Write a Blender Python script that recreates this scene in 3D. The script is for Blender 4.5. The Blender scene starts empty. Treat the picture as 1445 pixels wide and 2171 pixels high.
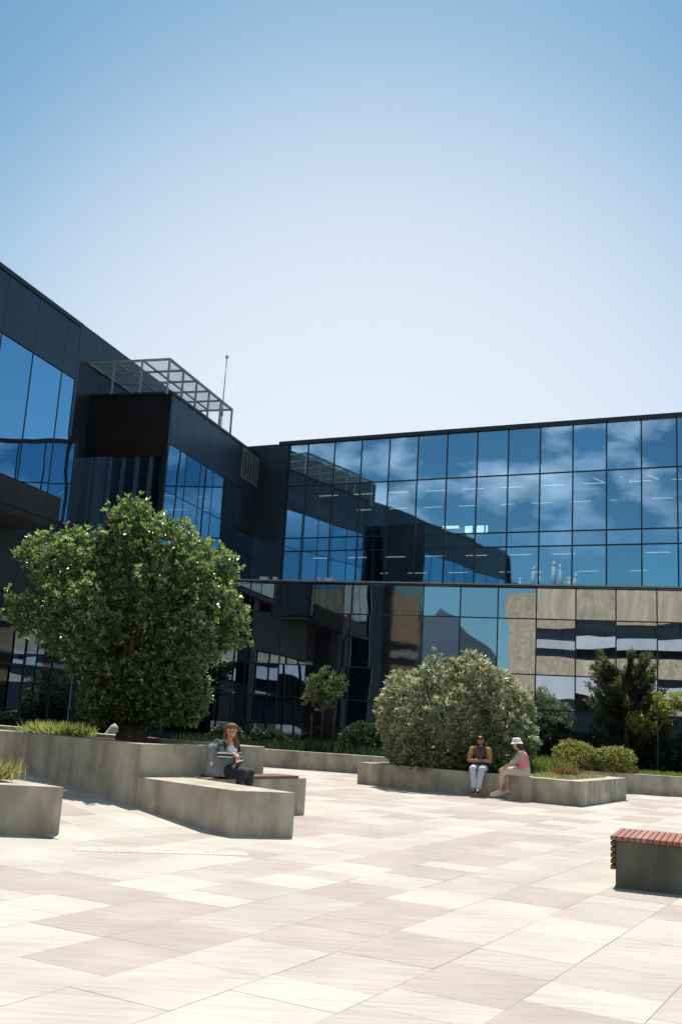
import bpy, bmesh, math, random
import numpy as np
from mathutils import Vector, Matrix

# ------------------------------------------------------------------ camera, sky, sun
S = bpy.context.scene
COL = S.collection
PI = math.pi
CAM_H, PITCH, ROLL = 1.7, math.radians(11.7), math.radians(3.27)
F_ = Vector((0, math.cos(PITCH), math.sin(PITCH)))
R0 = Vector((1, 0, 0)); U0 = R0.cross(F_)
RT = math.cos(ROLL) * R0 + math.sin(ROLL) * U0
UP = -math.sin(ROLL) * R0 + math.cos(ROLL) * U0
cd = bpy.data.cameras.new("camera"); cam = bpy.data.objects.new("camera", cd); COL.objects.link(cam)
M = Matrix((RT, UP, -F_)).transposed().to_4x4(); M.translation = (0, 0, CAM_H)
cam.matrix_world = M
cd.sensor_width = 36; cd.lens = 35.0; cd.clip_end = 3000; cd.clip_start = 0.1
S.camera = cam

SUN_EL, SUN_AZ = 66.0, 2.0
W = bpy.data.worlds.new("World"); S.world = W; W.use_nodes = True
nt = W.node_tree; nt.nodes.clear()
N = lambda t: nt.nodes.new(t)
sky = N("ShaderNodeTexSky"); sky.sky_type = 'NISHITA'; sky.sun_disc = False
sky.sun_elevation = math.radians(SUN_EL); sky.sun_rotation = math.radians(SUN_AZ)
sky.altitude = 0; sky.air_density = 1.0; sky.dust_density = .7; sky.ozone_density = 1.6
tc = N("ShaderNodeTexCoord")
# broken cloud in the half of the sky opposite the sun (the glazing mirrors it)
mp = N("ShaderNodeMapping"); mp.inputs['Scale'].default_value = (6.0, 6.0, 11.0); mp.inputs['Location'].default_value = (0.4, 1.7, 0.2)
nz = N("ShaderNodeTexNoise"); nz.inputs['Scale'].default_value = 2.0; nz.inputs['Detail'].default_value = 7; nz.inputs['Roughness'].default_value = .55
cr = N("ShaderNodeValToRGB"); cr.color_ramp.elements[0].position = .46; cr.color_ramp.elements[1].position = .70
sx = N("ShaderNodeSeparateXYZ")
mr = N("ShaderNodeMapRange"); mr.inputs['From Min'].default_value = -.15; mr.inputs['From Max'].default_value = -.5
mz = N("ShaderNodeMapRange"); mz.inputs['From Min'].default_value = .15; mz.inputs['From Max'].default_value = .24
m1 = N("ShaderNodeMath"); m1.operation = 'MULTIPLY'
m2 = N("ShaderNodeMath"); m2.operation = 'MULTIPLY'
m3 = N("ShaderNodeMath"); m3.operation = 'MULTIPLY'; m3.inputs[1].default_value = .9
mx = N("ShaderNodeMix"); mx.data_type = 'RGBA'; mx.inputs['B'].default_value = (12.5, 12.8, 13.4, 1)
bg = N("ShaderNodeBackground"); bg.inputs['Strength'].default_value = .09
out = N("ShaderNodeOutputWorld")
lk = nt.links.new
lk(tc.outputs['Generated'], mp.inputs['Vector']); lk(mp.outputs['Vector'], nz.inputs['Vector'])
lk(nz.outputs['Fac'], cr.inputs['Fac']); lk(tc.outputs['Generated'], sx.inputs['Vector'])
lk(sx.outputs['Y'], mr.inputs['Value']); lk(sx.outputs['Z'], mz.inputs['Value'])
lk(cr.outputs['Color'], m1.inputs[0]); lk(mr.outputs['Result'], m1.inputs[1])
lk(m1.outputs[0], m2.inputs[0]); lk(mz.outputs['Result'], m2.inputs[1]); lk(m2.outputs[0], m3.inputs[0])
tn = N('ShaderNodeMix'); tn.data_type = 'RGBA'; tn.blend_type = 'MULTIPLY'; tn.inputs['Factor'].default_value = 1; tn.inputs['B'].default_value = (.63,.98,.97,1)
lk(sky.outputs['Color'], tn.inputs['A'])
# bright summer haze low in the sky on the sun's side
hz = N('ShaderNodeVectorMath'); hz.operation = 'DOT_PRODUCT'; hz.inputs[1].default_value = (.03, math.cos(.16), math.sin(.16))
hm = N('ShaderNodeMapRange'); hm.interpolation_type = 'SMOOTHERSTEP'; hm.inputs['From Min'].default_value = math.cos(math.radians(37)); hm.inputs['From Max'].default_value = 1.025; hm.inputs['To Max'].default_value = .95
hx = N('ShaderNodeMix'); hx.data_type = 'RGBA'; hx.inputs['B'].default_value = (6.7,7.3,8.0,1)
lk(tc.outputs['Generated'], hz.inputs[0]); lk(hz.outputs['Value'], hm.inputs['Value']); lk(hm.outputs['Result'], hx.inputs['Factor'])
lk(tn.outputs['Result'], hx.inputs['A']); lk(hx.outputs['Result'], mx.inputs['A']); lk(m3.outputs[0], mx.inputs['Factor'])
lk(mx.outputs['Result'], bg.inputs['Color']); lk(bg.outputs['Background'], out.inputs['Surface'])

sd = bpy.data.lights.new("sun", 'SUN'); sd.energy = 4.7; sd.angle = math.radians(.53); sd.color = (1, .93, .82)
sun = bpy.data.objects.new("sun", sd); COL.objects.link(sun)
sun.rotation_euler = (-math.radians(90 - SUN_EL), 0, -math.radians(SUN_AZ))
S.view_settings.view_transform = 'Standard'; S.view_settings.look = 'None'
S.view_settings.gamma = 1; S.view_settings.exposure = .45; S.view_settings.use_curve_mapping = False
S.cycles.max_bounces = 8; S.cycles.transparent_max_bounces = 12

# ------------------------------------------------------------------ helpers
def px_of(p):
    v = Vector(p) - Vector((0, 0, CAM_H)); z = v.dot(F_)
    if z < .1: return None
    return (722.5 + 2111 * v.dot(RT) / z, 1085.5 - 2111 * v.dot(UP) / z)

def azv(a):
    a = math.radians(a); return Vector((math.sin(a), math.cos(a), 0))

class MB:
    def __init__(s): s.v = []; s.f = []
    def add(s, v, f):
        n = len(s.v); s.v += [tuple(p) for p in v]; s.f += [tuple(i + n for i in q) for q in f]; return s
    def box(s, x0, x1, y0, y1, z0, z1):
        return s.add([(x0,y0,z0),(x1,y0,z0),(x1,y1,z0),(x0,y1,z0),(x0,y0,z1),(x1,y0,z1),(x1,y1,z1),(x0,y1,z1)],
              [(0,3,2,1),(4,5,6,7),(0,1,5,4),(1,2,6,5),(2,3,7,6),(3,0,4,7)])
    def prism(s, poly, z0, z1):
        zt = z1 if hasattr(z1, '__len__') else [z1] * len(poly)
        n = len(poly); a = sum(poly[i][0]*poly[(i+1)%n][1]-poly[(i+1)%n][0]*poly[i][1] for i in range(n))
        if a < 0: poly = poly[::-1]; zt = list(zt)[::-1]
        v = [(p[0],p[1],z0) for p in poly] + [(p[0],p[1],t) for p, t in zip(poly, zt)]
        f = [tuple(range(n))[::-1], tuple(range(n,2*n))] + [(i,(i+1)%n,n+(i+1)%n,n+i) for i in range(n)]
        return s.add(v, f)
    def ring(s, poly, t, z0, z1):
        n = len(poly); a = sum(poly[i][0]*poly[(i+1)%n][1]-poly[(i+1)%n][0]*poly[i][1] for i in range(n))
        if a < 0: poly = poly[::-1]
        P = [Vector(p[:2]) for p in poly]; I = inset(P, t)
        v = [(p.x,p.y,z0) for p in P]+[(p.x,p.y,z1) for p in P]+[(p.x,p.y,z0) for p in I]+[(p.x,p.y,z1) for p in I]
        f = []
        for i in range(n):
            j = (i+1)%n
            f += [(i,j,n+j,n+i),(n+i,n+j,3*n+j,3*n+i),(3*n+i,3*n+j,2*n+j,2*n+i),(i,2*n+i,2*n+j,j)]
        return s.add(v, f)
    def tube(s, pts, rs, n=8, caps=True):
        pts = [Vector(p) for p in pts]; v = []; f = []
        if not hasattr(rs, '__len__'): rs = [rs]*len(pts)
        for k, p in enumerate(pts):
            d = (pts[min(k+1,len(pts)-1)]-pts[max(k-1,0)]).normalized()
            a = d.orthogonal().normalized() if abs(d.z) > .95 else Vector((0,0,1)).cross(d).normalized()
            b = d.cross(a)
            for i in range(n):
                t = 2*PI*i/n; v.append(p + rs[k]*(math.cos(t)*a+math.sin(t)*b))
        for k in range(len(pts)-1):
            for i in range(n):
                j = (i+1)%n; f.append((k*n+i,k*n+j,(k+1)*n+j,(k+1)*n+i))
        if caps: f += [tuple(range(n))[::-1], tuple(range((len(pts)-1)*n, len(pts)*n))]
        return s.add(v, f)
    def build(s, name, mat, parent=None, smooth=False, bevel=0, kind=None):
        me = bpy.data.meshes.new(name); me.from_pydata(s.v, [], s.f)
        if bevel:
            bm = bmesh.new(); bm.from_mesh(me)
            bmesh.ops.recalc_face_normals(bm, faces=bm.faces)
            es = [e for e in bm.edges if len(e.link_faces) == 2 and e.calc_face_angle(0) > .5]
            bmesh.ops.bevel(bm, geom=es, offset=bevel, segments=2, affect='EDGES', profile=.6)
            bm.to_mesh(me); bm.free()
        return put(name, me, mat, parent, smooth, kind)

def put(name, me, mat, parent=None, smooth=False, kind=None):
    me.materials.clear()
    if mat: me.materials.append(mat)
    if smooth: me.polygons.foreach_set('use_smooth', [True]*len(me.polygons))
    me.update()
    o = bpy.data.objects.new(name, me); COL.objects.link(o)
    if parent: o.parent = parent
    if kind: o['kind'] = kind
    return o

def inset(P, t):
    n = len(P); I = []
    for i in range(n):
        a, b, c = P[i-1], P[i], P[(i+1)%n]
        d1 = (b-a).normalized(); d2 = (c-b).normalized()
        n1 = Vector((-d1.y,d1.x)); n2 = Vector((-d2.y,d2.x))
        m = n1+n2; I.append(b + m*(t/max(.2, m.dot(n1))))
    return I

def thing(name, label, cat, loc=(0,0,0), rz=0, group=None):
    o = bpy.data.objects.new(name, None); o.empty_display_size = .3; COL.objects.link(o)
    o.location = loc; o.rotation_euler = (0,0,rz)
    return tag(o, label, cat, group)

def tag(o, label, cat, group=None):
    o['label'] = label; o['category'] = cat
    if group: o['group'] = group
    return o

def copy_tree(o, parent=None):
    c = o.copy(); COL.objects.link(c)
    if parent: c.parent = parent
    for ch in list(o.children): copy_tree(ch, c)
    return c

# ------------------------------------------------------------------ materials
def mat(name, col, rough=.6, metal=0, spec=.5):
    m = bpy.data.materials.new(name); m.use_nodes = True
    b = m.node_tree.nodes['Principled BSDF']
    b.inputs['Base Color'].default_value = (*col, 1); b.inputs['Roughness'].default_value = rough
    b.inputs['Metallic'].default_value = metal; b.inputs['Specular IOR Level'].default_value = spec
    return m

def nodes(m):
    t = m.node_tree; return t, t.nodes['Principled BSDF'], t.nodes.new, t.links.new

def noise_mat(name, c1, c2, scale, rough=.7, bump=0, stretch=(1,1,1), detail=5, spec=.4, metal=0, lo=.35, hi=.65, bscale=None, rvar=0):
    m = mat(name, c1, rough, metal, spec); t, b, nn, l = nodes(m)
    co = nn('ShaderNodeTexCoord'); mp = nn('ShaderNodeMapping'); mp.inputs['Scale'].default_value = stretch
    nz = nn('ShaderNodeTexNoise'); nz.inputs['Scale'].default_value = scale; nz.inputs['Detail'].default_value = detail
    r = nn('ShaderNodeValToRGB'); r.color_ramp.elements[0].position = lo; r.color_ramp.elements[1].position = hi
    r.color_ramp.elements[0].color = (*c1,1); r.color_ramp.elements[1].color = (*c2,1)
    l(co.outputs['Object'], mp.inputs[0]); l(mp.outputs[0], nz.inputs['Vector']); l(nz.outputs['Fac'], r.inputs[0])
    l(r.outputs[0], b.inputs['Base Color'])
    if rvar:
        mrr = nn('ShaderNodeMapRange'); mrr.inputs['To Min'].default_value = rough-rvar; mrr.inputs['To Max'].default_value = rough+rvar
        l(nz.outputs['Fac'], mrr.inputs['Value']); l(mrr.outputs[0], b.inputs['Roughness'])
    if bump:
        bp = nn('ShaderNodeBump'); bp.inputs['Strength'].default_value = 1; bp.inputs['Distance'].default_value = bump
        n2 = nn('ShaderNodeTexNoise'); n2.inputs['Scale'].default_value = bscale or scale*4; n2.inputs['Detail'].default_value = 6
        l(co.outputs['Object'], n2.inputs['Vector']); l(n2.outputs['Fac'], bp.inputs['Height']); l(bp.outputs[0], b.inputs['Normal'])
    return m

def concrete(name, base, dark):
    m = mat(name, base, .85, 0, .25); t, b, nn, l = nodes(m)
    co = nn('ShaderNodeTexCoord')
    mp = nn('ShaderNodeMapping'); mp.inputs['Scale'].default_value = (2.4, 2.4, .42)
    n1 = nn('ShaderNodeTexNoise'); n1.inputs['Scale'].default_value = 1.3; n1.inputs['Detail'].default_value = 5
    n2 = nn('ShaderNodeTexNoise'); n2.inputs['Scale'].default_value = 2.2; n2.inputs['Detail'].default_value = 8
    n3 = nn('ShaderNodeTexNoise'); n3.inputs['Scale'].default_value = 60; n3.inputs['Detail'].default_value = 4
    l(co.outputs['Object'], mp.inputs[0]); l(mp.outputs[0], n1.inputs['Vector'])
    l(co.outputs['Object'], n2.inputs['Vector']); l(co.outputs['Object'], n3.inputs['Vector'])
    # streaks only run down the upright faces
    ge = nn('ShaderNodeNewGeometry'); sp = nn('ShaderNodeSeparateXYZ'); l(ge.outputs['True Normal'], sp.inputs[0])
    up = nn('ShaderNodeMapRange'); up.inputs['From Min'].default_value = .5; up.inputs['From Max'].default_value = .9
    up.inputs['To Min'].default_value = 1; up.inputs['To Max'].default_value = 0; l(sp.outputs['Z'], up.inputs['Value'])
    r1 = nn('ShaderNodeMapRange'); r1.inputs['From Min'].default_value = .46; r1.inputs['From Max'].default_value = .72; l(n1.outputs['Fac'], r1.inputs['Value'])
    mu = nn('ShaderNodeMath'); mu.operation = 'MULTIPLY'; l(r1.outputs[0], mu.inputs[0]); l(up.outputs[0], mu.inputs[1])
    mm = nn('ShaderNodeMath'); mm.operation = 'MULTIPLY'; mm.inputs[1].default_value = .8; l(mu.outputs[0], mm.inputs[0])
    r2 = nn('ShaderNodeValToRGB'); r2.color_ramp.elements[0].position = .3; r2.color_ramp.elements[1].position = .7
    r2.color_ramp.elements[0].color = (*[c*.70 for c in base],1); r2.color_ramp.elements[1].color = (*[min(1,c*1.2) for c in base],1)
    l(n2.outputs['Fac'], r2.inputs[0])
    vo = nn('ShaderNodeTexVoronoi'); vo.inputs['Scale'].default_value = 9; l(co.outputs['Object'], vo.inputs['Vector'])
    ho = nn('ShaderNodeMapRange'); ho.inputs['From Min'].default_value = .05; ho.inputs['From Max'].default_value = .13; ho.inputs['To Min'].default_value = .68; ho.inputs['To Max'].default_value = 1; l(vo.outputs['Distance'], ho.inputs['Value'])
    x = nn('ShaderNodeMix'); x.data_type = 'RGBA'; x.inputs['B'].default_value = (*dark,1)
    l(mm.outputs[0], x.inputs['Factor']); l(r2.outputs[0], x.inputs['A'])
    y = nn('ShaderNodeMix'); y.data_type = 'RGBA'; y.blend_type = 'MULTIPLY'; y.inputs['Factor'].default_value = .35
    l(x.outputs['Result'], y.inputs['A']); l(n3.outputs['Color'], y.inputs['B'])
    hv_ = nn('ShaderNodeVectorMath'); hv_.operation = 'SCALE'; l(y.outputs['Result'], hv_.inputs[0]); l(ho.outputs[0], hv_.inputs['Scale']); l(hv_.outputs[0], b.inputs['Base Color'])
    bp = nn('ShaderNodeBump'); bp.inputs['Distance'].default_value = .0010; l(n3.outputs['Fac'], bp.inputs['Height']); l(bp.outputs[0], b.inputs['Normal'])
    return m

def paving(name, island):
    m = mat(name, (.5,.45,.4), .75, 0, .3); t, b, nn, l = nodes(m)
    if island: s = nn('ShaderNodeNewGeometry').outputs['Random Per Island']
    else: s = nn('ShaderNodeObjectInfo').outputs['Random']
    r = nn('ShaderNodeValToRGB'); r.color_ramp.interpolation = 'CONSTANT'
    cols = [(0,(.485,.445,.395)),(.2,(.395,.345,.305)),(.38,(.435,.387,.343)),(.5,(.505,.468,.42)),(.66,(.405,.355,.315)),(.84,(.465,.425,.377))]
    e = r.color_ramp.elements; e[0].position = 0; e[0].color = (*cols[0][1],1); e[1].position = cols[1][0]; e[1].color = (*cols[1][1],1)
    for p, c in cols[2:]:
        k = e.new(p); k.color = (*c,1)
    l(s, r.inputs[0])
    co = nn('ShaderNodeTexCoord'); ge = nn('ShaderNodeNewGeometry')
    mp = nn('ShaderNodeMapping'); mp.inputs['Rotation'].default_value = (0,0,math.radians(29.5)); mp.inputs['Scale'].default_value = (1.2,14,1)
    n1 = nn('ShaderNodeTexNoise'); n1.inputs['Scale'].default_value = 1.4; n1.inputs['Detail'].default_value = 6
    n2 = nn('ShaderNodeTexNoise'); n2.inputs['Scale'].default_value = 1.1; n2.inputs['Detail'].default_value = 7
    n3 = nn('ShaderNodeTexNoise'); n3.inputs['Scale'].default_value = 140; n3.inputs['Detail'].default_value = 2
    ad = nn('ShaderNodeVectorMath'); sc = nn('ShaderNodeVectorMath'); sc.operation = 'SCALE'; sc.inputs['Scale'].default_value = 37
    cb = nn('ShaderNodeCombineXYZ'); l(s, cb.inputs[0]); l(s, cb.inputs[1]); l(cb.outputs[0], sc.inputs[0])
    l(ge.outputs['Position'], mp.inputs[0]); l(mp.outputs[0], ad.inputs[0]); l(sc.outputs[0], ad.inputs[1]); l(ad.outputs[0], n1.inputs['Vector'])
    l(ge.outputs['Position'], n2.inputs['Vector']); l(ge.outputs['Position'], n3.inputs['Vector'])
    def gain(f, lo, hi):
        q = nn('ShaderNodeMapRange'); q.inputs['From Min'].default_value = .3; q.inputs['From Max'].default_value = .7
        q.inputs['To Min'].default_value = lo; q.inputs['To Max'].default_value = hi; l(f, q.inputs['Value']); return q.outputs[0]
    def mul(a, bb):
        q = nn('ShaderNodeMath'); q.operation = 'MULTIPLY'; l(a, q.inputs[0]); l(bb, q.inputs[1]); return q.outputs[0]
    g = mul(mul(gain(n1.outputs['Fac'], .86, 1.08), gain(n2.outputs['Fac'], .87, 1.07)), gain(n3.outputs['Fac'], .95, 1.05))
    vo = nn('ShaderNodeTexVoronoi'); vo.inputs['Scale'].default_value = 2.6; l(ge.outputs['Position'], vo.inputs['Vector'])
    sp_ = nn('ShaderNodeMapRange'); sp_.inputs['From Min'].default_value = .035; sp_.inputs['From Max'].default_value = .06; sp_.inputs['To Min'].default_value = .80; sp_.inputs['To Max'].default_value = 1; l(vo.outputs['Distance'], sp_.inputs['Value'])
    g = mul(g, sp_.outputs[0])
    v = nn('ShaderNodeVectorMath'); v.operation = 'SCALE'; l(r.outputs[0], v.inputs[0]); l(g, v.inputs['Scale']); l(v.outputs[0], b.inputs['Base Color'])
    bp = nn('ShaderNodeBump'); bp.inputs['Distance'].default_value = .0003; l(n3.outputs['Fac'], bp.inputs['Height']); l(bp.outputs[0], b.inputs['Normal'])
    return m

def glass(name, tint, refl, fac, wave=.0011, scale=.55, pillow=.002):
    m = bpy.data.materials.new(name); m.use_nodes = True; t = m.node_tree; t.nodes.clear(); nn = t.nodes.new; l = t.links.new
    o = nn('ShaderNodeOutputMaterial'); mix = nn('ShaderNodeMixShader'); tr = nn('ShaderNodeBsdfTransparent'); gl = nn('ShaderNodeBsdfGlossy')
    oj = nn('ShaderNodeObjectInfo'); jm = nn('ShaderNodeMapRange'); jm.inputs['To Min'].default_value = .86; jm.inputs['To Max'].default_value = 1.06; l(oj.outputs['Random'], jm.inputs['Value'])
    js = nn('ShaderNodeVectorMath'); js.operation = 'SCALE'; js.inputs[0].default_value = refl; l(jm.outputs[0], js.inputs['Scale']); l(js.outputs[0], gl.inputs['Color'])
    tr.inputs['Color'].default_value = (*tint,1); gl.inputs['Roughness'].default_value = .005
    fr = nn('ShaderNodeFresnel'); fr.inputs['IOR'].default_value = 1.5
    ma = nn('ShaderNodeMapRange'); ma.inputs['From Min'].default_value = .04; ma.inputs['From Max'].default_value = 1
    ma.inputs['To Min'].default_value = fac; ma.inputs['To Max'].default_value = 1
    l(fr.outputs[0], ma.inputs['Value']); l(ma.outputs[0], mix.inputs[0]); l(tr.outputs[0], mix.inputs[1]); l(gl.outputs[0], mix.inputs[2]); l(mix.outputs[0], o.inputs['Surface'])
    co = nn('ShaderNodeTexCoord'); oi = nn('ShaderNodeObjectInfo'); ad = nn('ShaderNodeVectorMath'); cb = nn('ShaderNodeCombineXYZ')
    mu = nn('ShaderNodeMath'); mu.operation = 'MULTIPLY'; mu.inputs[1].default_value = 40; l(oi.outputs['Random'], mu.inputs[0]); l(mu.outputs[0], cb.inputs[1])
    l(co.outputs['Object'], ad.inputs[0]); l(cb.outputs[0], ad.inputs[1])
    nz = nn('ShaderNodeTexNoise'); nz.inputs['Scale'].default_value = scale; nz.inputs['Detail'].default_value = .6
    l(ad.outputs[0], nz.inputs['Vector'])
    bp = nn('ShaderNodeBump'); bp.inputs['Distance'].default_value = 1; bp.inputs['Strength'].default_value = 1
    # each pane bows a little, like sealed double glazing, and ripples a little
    su = nn('ShaderNodeVectorMath'); su.operation = 'SUBTRACT'; su.inputs[1].default_value = (.5,.5,.5); l(co.outputs['Generated'], su.inputs[0])
    mk = nn('ShaderNodeVectorMath'); mk.operation = 'MULTIPLY'; mk.inputs[1].default_value = (1,0,1); l(su.outputs[0], mk.inputs[0])
    dt = nn('ShaderNodeVectorMath'); dt.operation = 'DOT_PRODUCT'; l(mk.outputs[0], dt.inputs[0]); l(mk.outputs[0], dt.inputs[1])
    rm = nn('ShaderNodeMapRange'); rm.inputs['To Min'].default_value = pillow*.4; rm.inputs['To Max'].default_value = pillow*1.5; l(oi.outputs['Random'], rm.inputs['Value'])
    h1 = nn('ShaderNodeMath'); h1.operation = 'MULTIPLY'; l(dt.outputs['Value'], h1.inputs[0]); l(rm.outputs[0], h1.inputs[1])
    h2 = nn('ShaderNodeMath'); h2.operation = 'MULTIPLY_ADD'; h2.inputs[1].default_value = wave*10; l(nz.outputs['Fac'], h2.inputs[0]); l(h1.outputs[0], h2.inputs[2])
    l(h2.outputs[0], bp.inputs['Height']); l(bp.outputs[0], gl.inputs['Normal'])
    return m

def emit(name, col, st):
    m = mat(name, (.8,.8,.8)); b = m.node_tree.nodes['Principled BSDF']
    b.inputs['Emission Color'].default_value = (*col,1); b.inputs['Emission Strength'].default_value = st
    return m

def leaf_mat(name, c1, c2, rough=.4, trans=.35, spec=.5, coat=0):
    m = bpy.data.materials.new(name); m.use_nodes = True; t, b, nn, l = nodes(m)
    g = nn('ShaderNodeNewGeometry'); r = nn('ShaderNodeValToRGB')
    r.color_ramp.elements[0].color = (*c1,1); r.color_ramp.elements[1].color = (*c2,1)
    l(g.outputs['Random Per Island'], r.inputs[0]); l(r.outputs[0], b.inputs['Base Color'])
    b.inputs['Roughness'].default_value = rough; b.inputs['Specular IOR Level'].default_value = spec
    b.inputs['Coat Weight'].default_value = coat; b.inputs['Coat Roughness'].default_value = .2
    tl = nn('ShaderNodeBsdfTranslucent'); hs = nn('ShaderNodeHueSaturation'); hs.inputs['Value'].default_value = 2.3; hs.inputs['Hue'].default_value = .485
    l(r.outputs[0], hs.inputs['Color']); l(hs.outputs[0], tl.inputs['Color'])
    mix = nn('ShaderNodeMixShader'); mix.inputs[0].default_value = trans
    o = t.nodes['Material Output']; l(b.outputs[0], mix.inputs[1]); l(tl.outputs[0], mix.inputs[2]); l(mix.outputs[0], o.inputs['Surface'])
    return m

M_CONC = concrete('board_marked_concrete', (.54,.49,.385), (.25,.22,.165))
M_CONC2 = concrete('pale_facade_concrete', (.80,.65,.44), (.50,.41,.28))
M_COLUMN = concrete('column_concrete', (.34,.37,.33), (.28,.30,.27))
M_SLAB = paving('paving_stone', False); M_SLABS = paving('paving_stone_far', True)
M_JOINT = noise_mat('joint_sand', (.24,.205,.17), (.42,.37,.32), 3, .95)
M_GROUND = noise_mat('city_ground', (.30,.28,.25), (.40,.37,.33), .2, .95)
M_SOIL = noise_mat('planter_soil', (.05,.04,.025), (.12,.10,.05), 3, .95, .02)
M_LAWN = noise_mat('lawn', (.05,.09,.02), (.10,.14,.035), 2.5, .9, .02)
M_CLAD = noise_mat('dark_metal_cladding', (.021,.030,.040), (.028,.038,.050), 1.2, .34, .0006, (1,1,.4), spec=.6, metal=.35, bscale=1.5)
M_FRAME = mat('dark_anodised_frame', (.018,.021,.023), .35, .3)
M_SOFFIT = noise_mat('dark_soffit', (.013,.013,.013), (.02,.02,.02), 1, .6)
M_INT = noise_mat('dim_interior', (.035,.038,.036), (.05,.055,.05), .6, .85)
M_CEIL = mat('interior_ceiling', (.07,.075,.07), .8)
M_LAMP = emit('lit_office_tube', (1, .90, .62), 1.1)
M_PANEL = emit('lit_office_panel', (.92,.97,1), 2.6)
M_GLASS_U = glass('upper_mirror_glass', (.86,.95,.89), (.45,.66,.86), .56, .0006)
M_GLASS_L = glass('lower_mirror_glass', (.25,.29,.30), (.53,.62,.76), .74, .0008, .42, .009)
M_GLASS_W = glass('wing_mirror_glass', (.22,.30,.34), (.44,.70,.95), .68, .0006)
M_GALV = noise_mat('galvanised_steel', (.23,.26,.25), (.32,.35,.34), 6, .45, metal=.5)
M_TIMBER = noise_mat('red_hardwood', (.25,.105,.075), (.40,.17,.115), 3, .6, .002, (1,14,14), bscale=30)
M_TIMS = [M_TIMBER]+[noise_mat('red_hardwood', c1, c2, 3, .65, .002, (1,14,14), bscale=30) for c1, c2 in (((.22,.095,.07),(.35,.165,.12)),((.30,.14,.105),(.43,.215,.165)),((.24,.085,.055),(.36,.14,.095)))]
M_TIMBERD = noise_mat('dark_hardwood', (.10,.05,.03), (.17,.085,.05), 3, .6, .002, (1,14,14), bscale=30)
M_BARK = noise_mat('bark', (.05,.034,.022), (.11,.075,.05), 6, .9, .02, (1,1,.25))
M_HILL = noise_mat('bush_clad_hill', (.035,.055,.07), (.05,.075,.09), .02, .95)  # blue of distant haze is mixed into the base colour
M_WHITE = noise_mat('white_steel', (.62,.64,.64), (.74,.75,.75), 2, .5)
M_FLUE = mat('flue_steel', (.42,.44,.45), .5)
M_DARKGLASS = mat('dark_ribbon_glass', (.015,.022,.025), .08, 0, .6)
M_SPAN = noise_mat('pale_spandrel', (.58,.60,.60), (.66,.68,.68), 1, .6)

# ------------------------------------------------------------------ ground and paving
MB().box(-900, 900, -900, 1500, -1.0, -.06).build('ground', M_GROUND, kind='structure')
plaza = MB().box(-40, 40, -24, 40, -.055, -.006).build('plaza', M_JOINT, kind='structure')

rnd = random.Random(5)
SW = .77; U = azv(29.6); V = azv(119.6)   # strips run along U
ORG = Vector((-.98, 5.92, 0))
def slab_list():
    res = []
    for i in range(-32, 36):
        ph = rnd.random()*1.0; u = -40 + ph
        while u < 45:
            ln = rnd.choice((.5,.62,.75,.85,.9,1.0,1.15))
            c = ORG + V*((i+.5)*SW) + U*(u+ln/2)
            if -18 < c.x < 22 and -8 < c.y < 38.5 and c.y < 33.0-.297*c.x:
                res.append((c, ln))
            u += ln
    return res
def slab_mesh(mb, c, ln, rot=True, top=0.0, uu=U, vv=V, th=.05, w=SW):
    g = .0014; ch = .0025; hu = ln/2-g; hv = w/2-g
    P = lambda a, b, z: c + uu*a + vv*b + Vector((0,0,z))
    lo = [P(-hu,-hv,top-th),P(hu,-hv,top-th),P(hu,hv,top-th),P(-hu,hv,top-th)]
    mi = [P(-hu,-hv,top-ch),P(hu,-hv,top-ch),P(hu,hv,top-ch),P(-hu,hv,top-ch)]
    hi = [P(-hu+ch,-hv+ch,top),P(hu-ch,-hv+ch,top),P(hu-ch,hv-ch,top),P(-hu+ch,hv-ch,top)]
    f = [(8,11,10,9)]
    for i in range(4):
        j = (i+1)%4; f += [(i,4+i,4+j,j),(4+i,8+i,8+j,4+j)]
    mb.add(lo+mi+hi, f)
cands = []; rest = MB()
for c, ln in slab_list():
    p = px_of(c)
    vis = p and -60 < p[0] < 1505 and 1500 < p[1] < 2260
    cands.append((c.length if vis else 1e9, c, ln, vis))
cands.sort(key=lambda q: q[0])
shared = {}
ZERO = Vector((0,0,0))
for k, (d, c, ln, vis) in enumerate(cands):
    tz = rnd.uniform(-.0012, .0012)
    if vis and k < 300:
        if ln not in shared:
            mb = MB(); slab_mesh(mb, ZERO, ln)
            me = bpy.data.meshes.new('paving_slab'); me.from_pydata(mb.v, [], mb.f); me.materials.append(M_SLAB); shared[ln] = me
        o = bpy.data.objects.new('paving_slab', shared[ln]); COL.objects.link(o); o.parent = plaza
        o.location = (c.x, c.y, tz); o.rotation_euler = (rnd.uniform(-.001,.001), rnd.uniform(-.001,.001), 0)
    else:
        slab_mesh(rest, c, ln, top=tz)
rest.build('paving_slabs', M_SLABS, plaza, kind='stuff')

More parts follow.
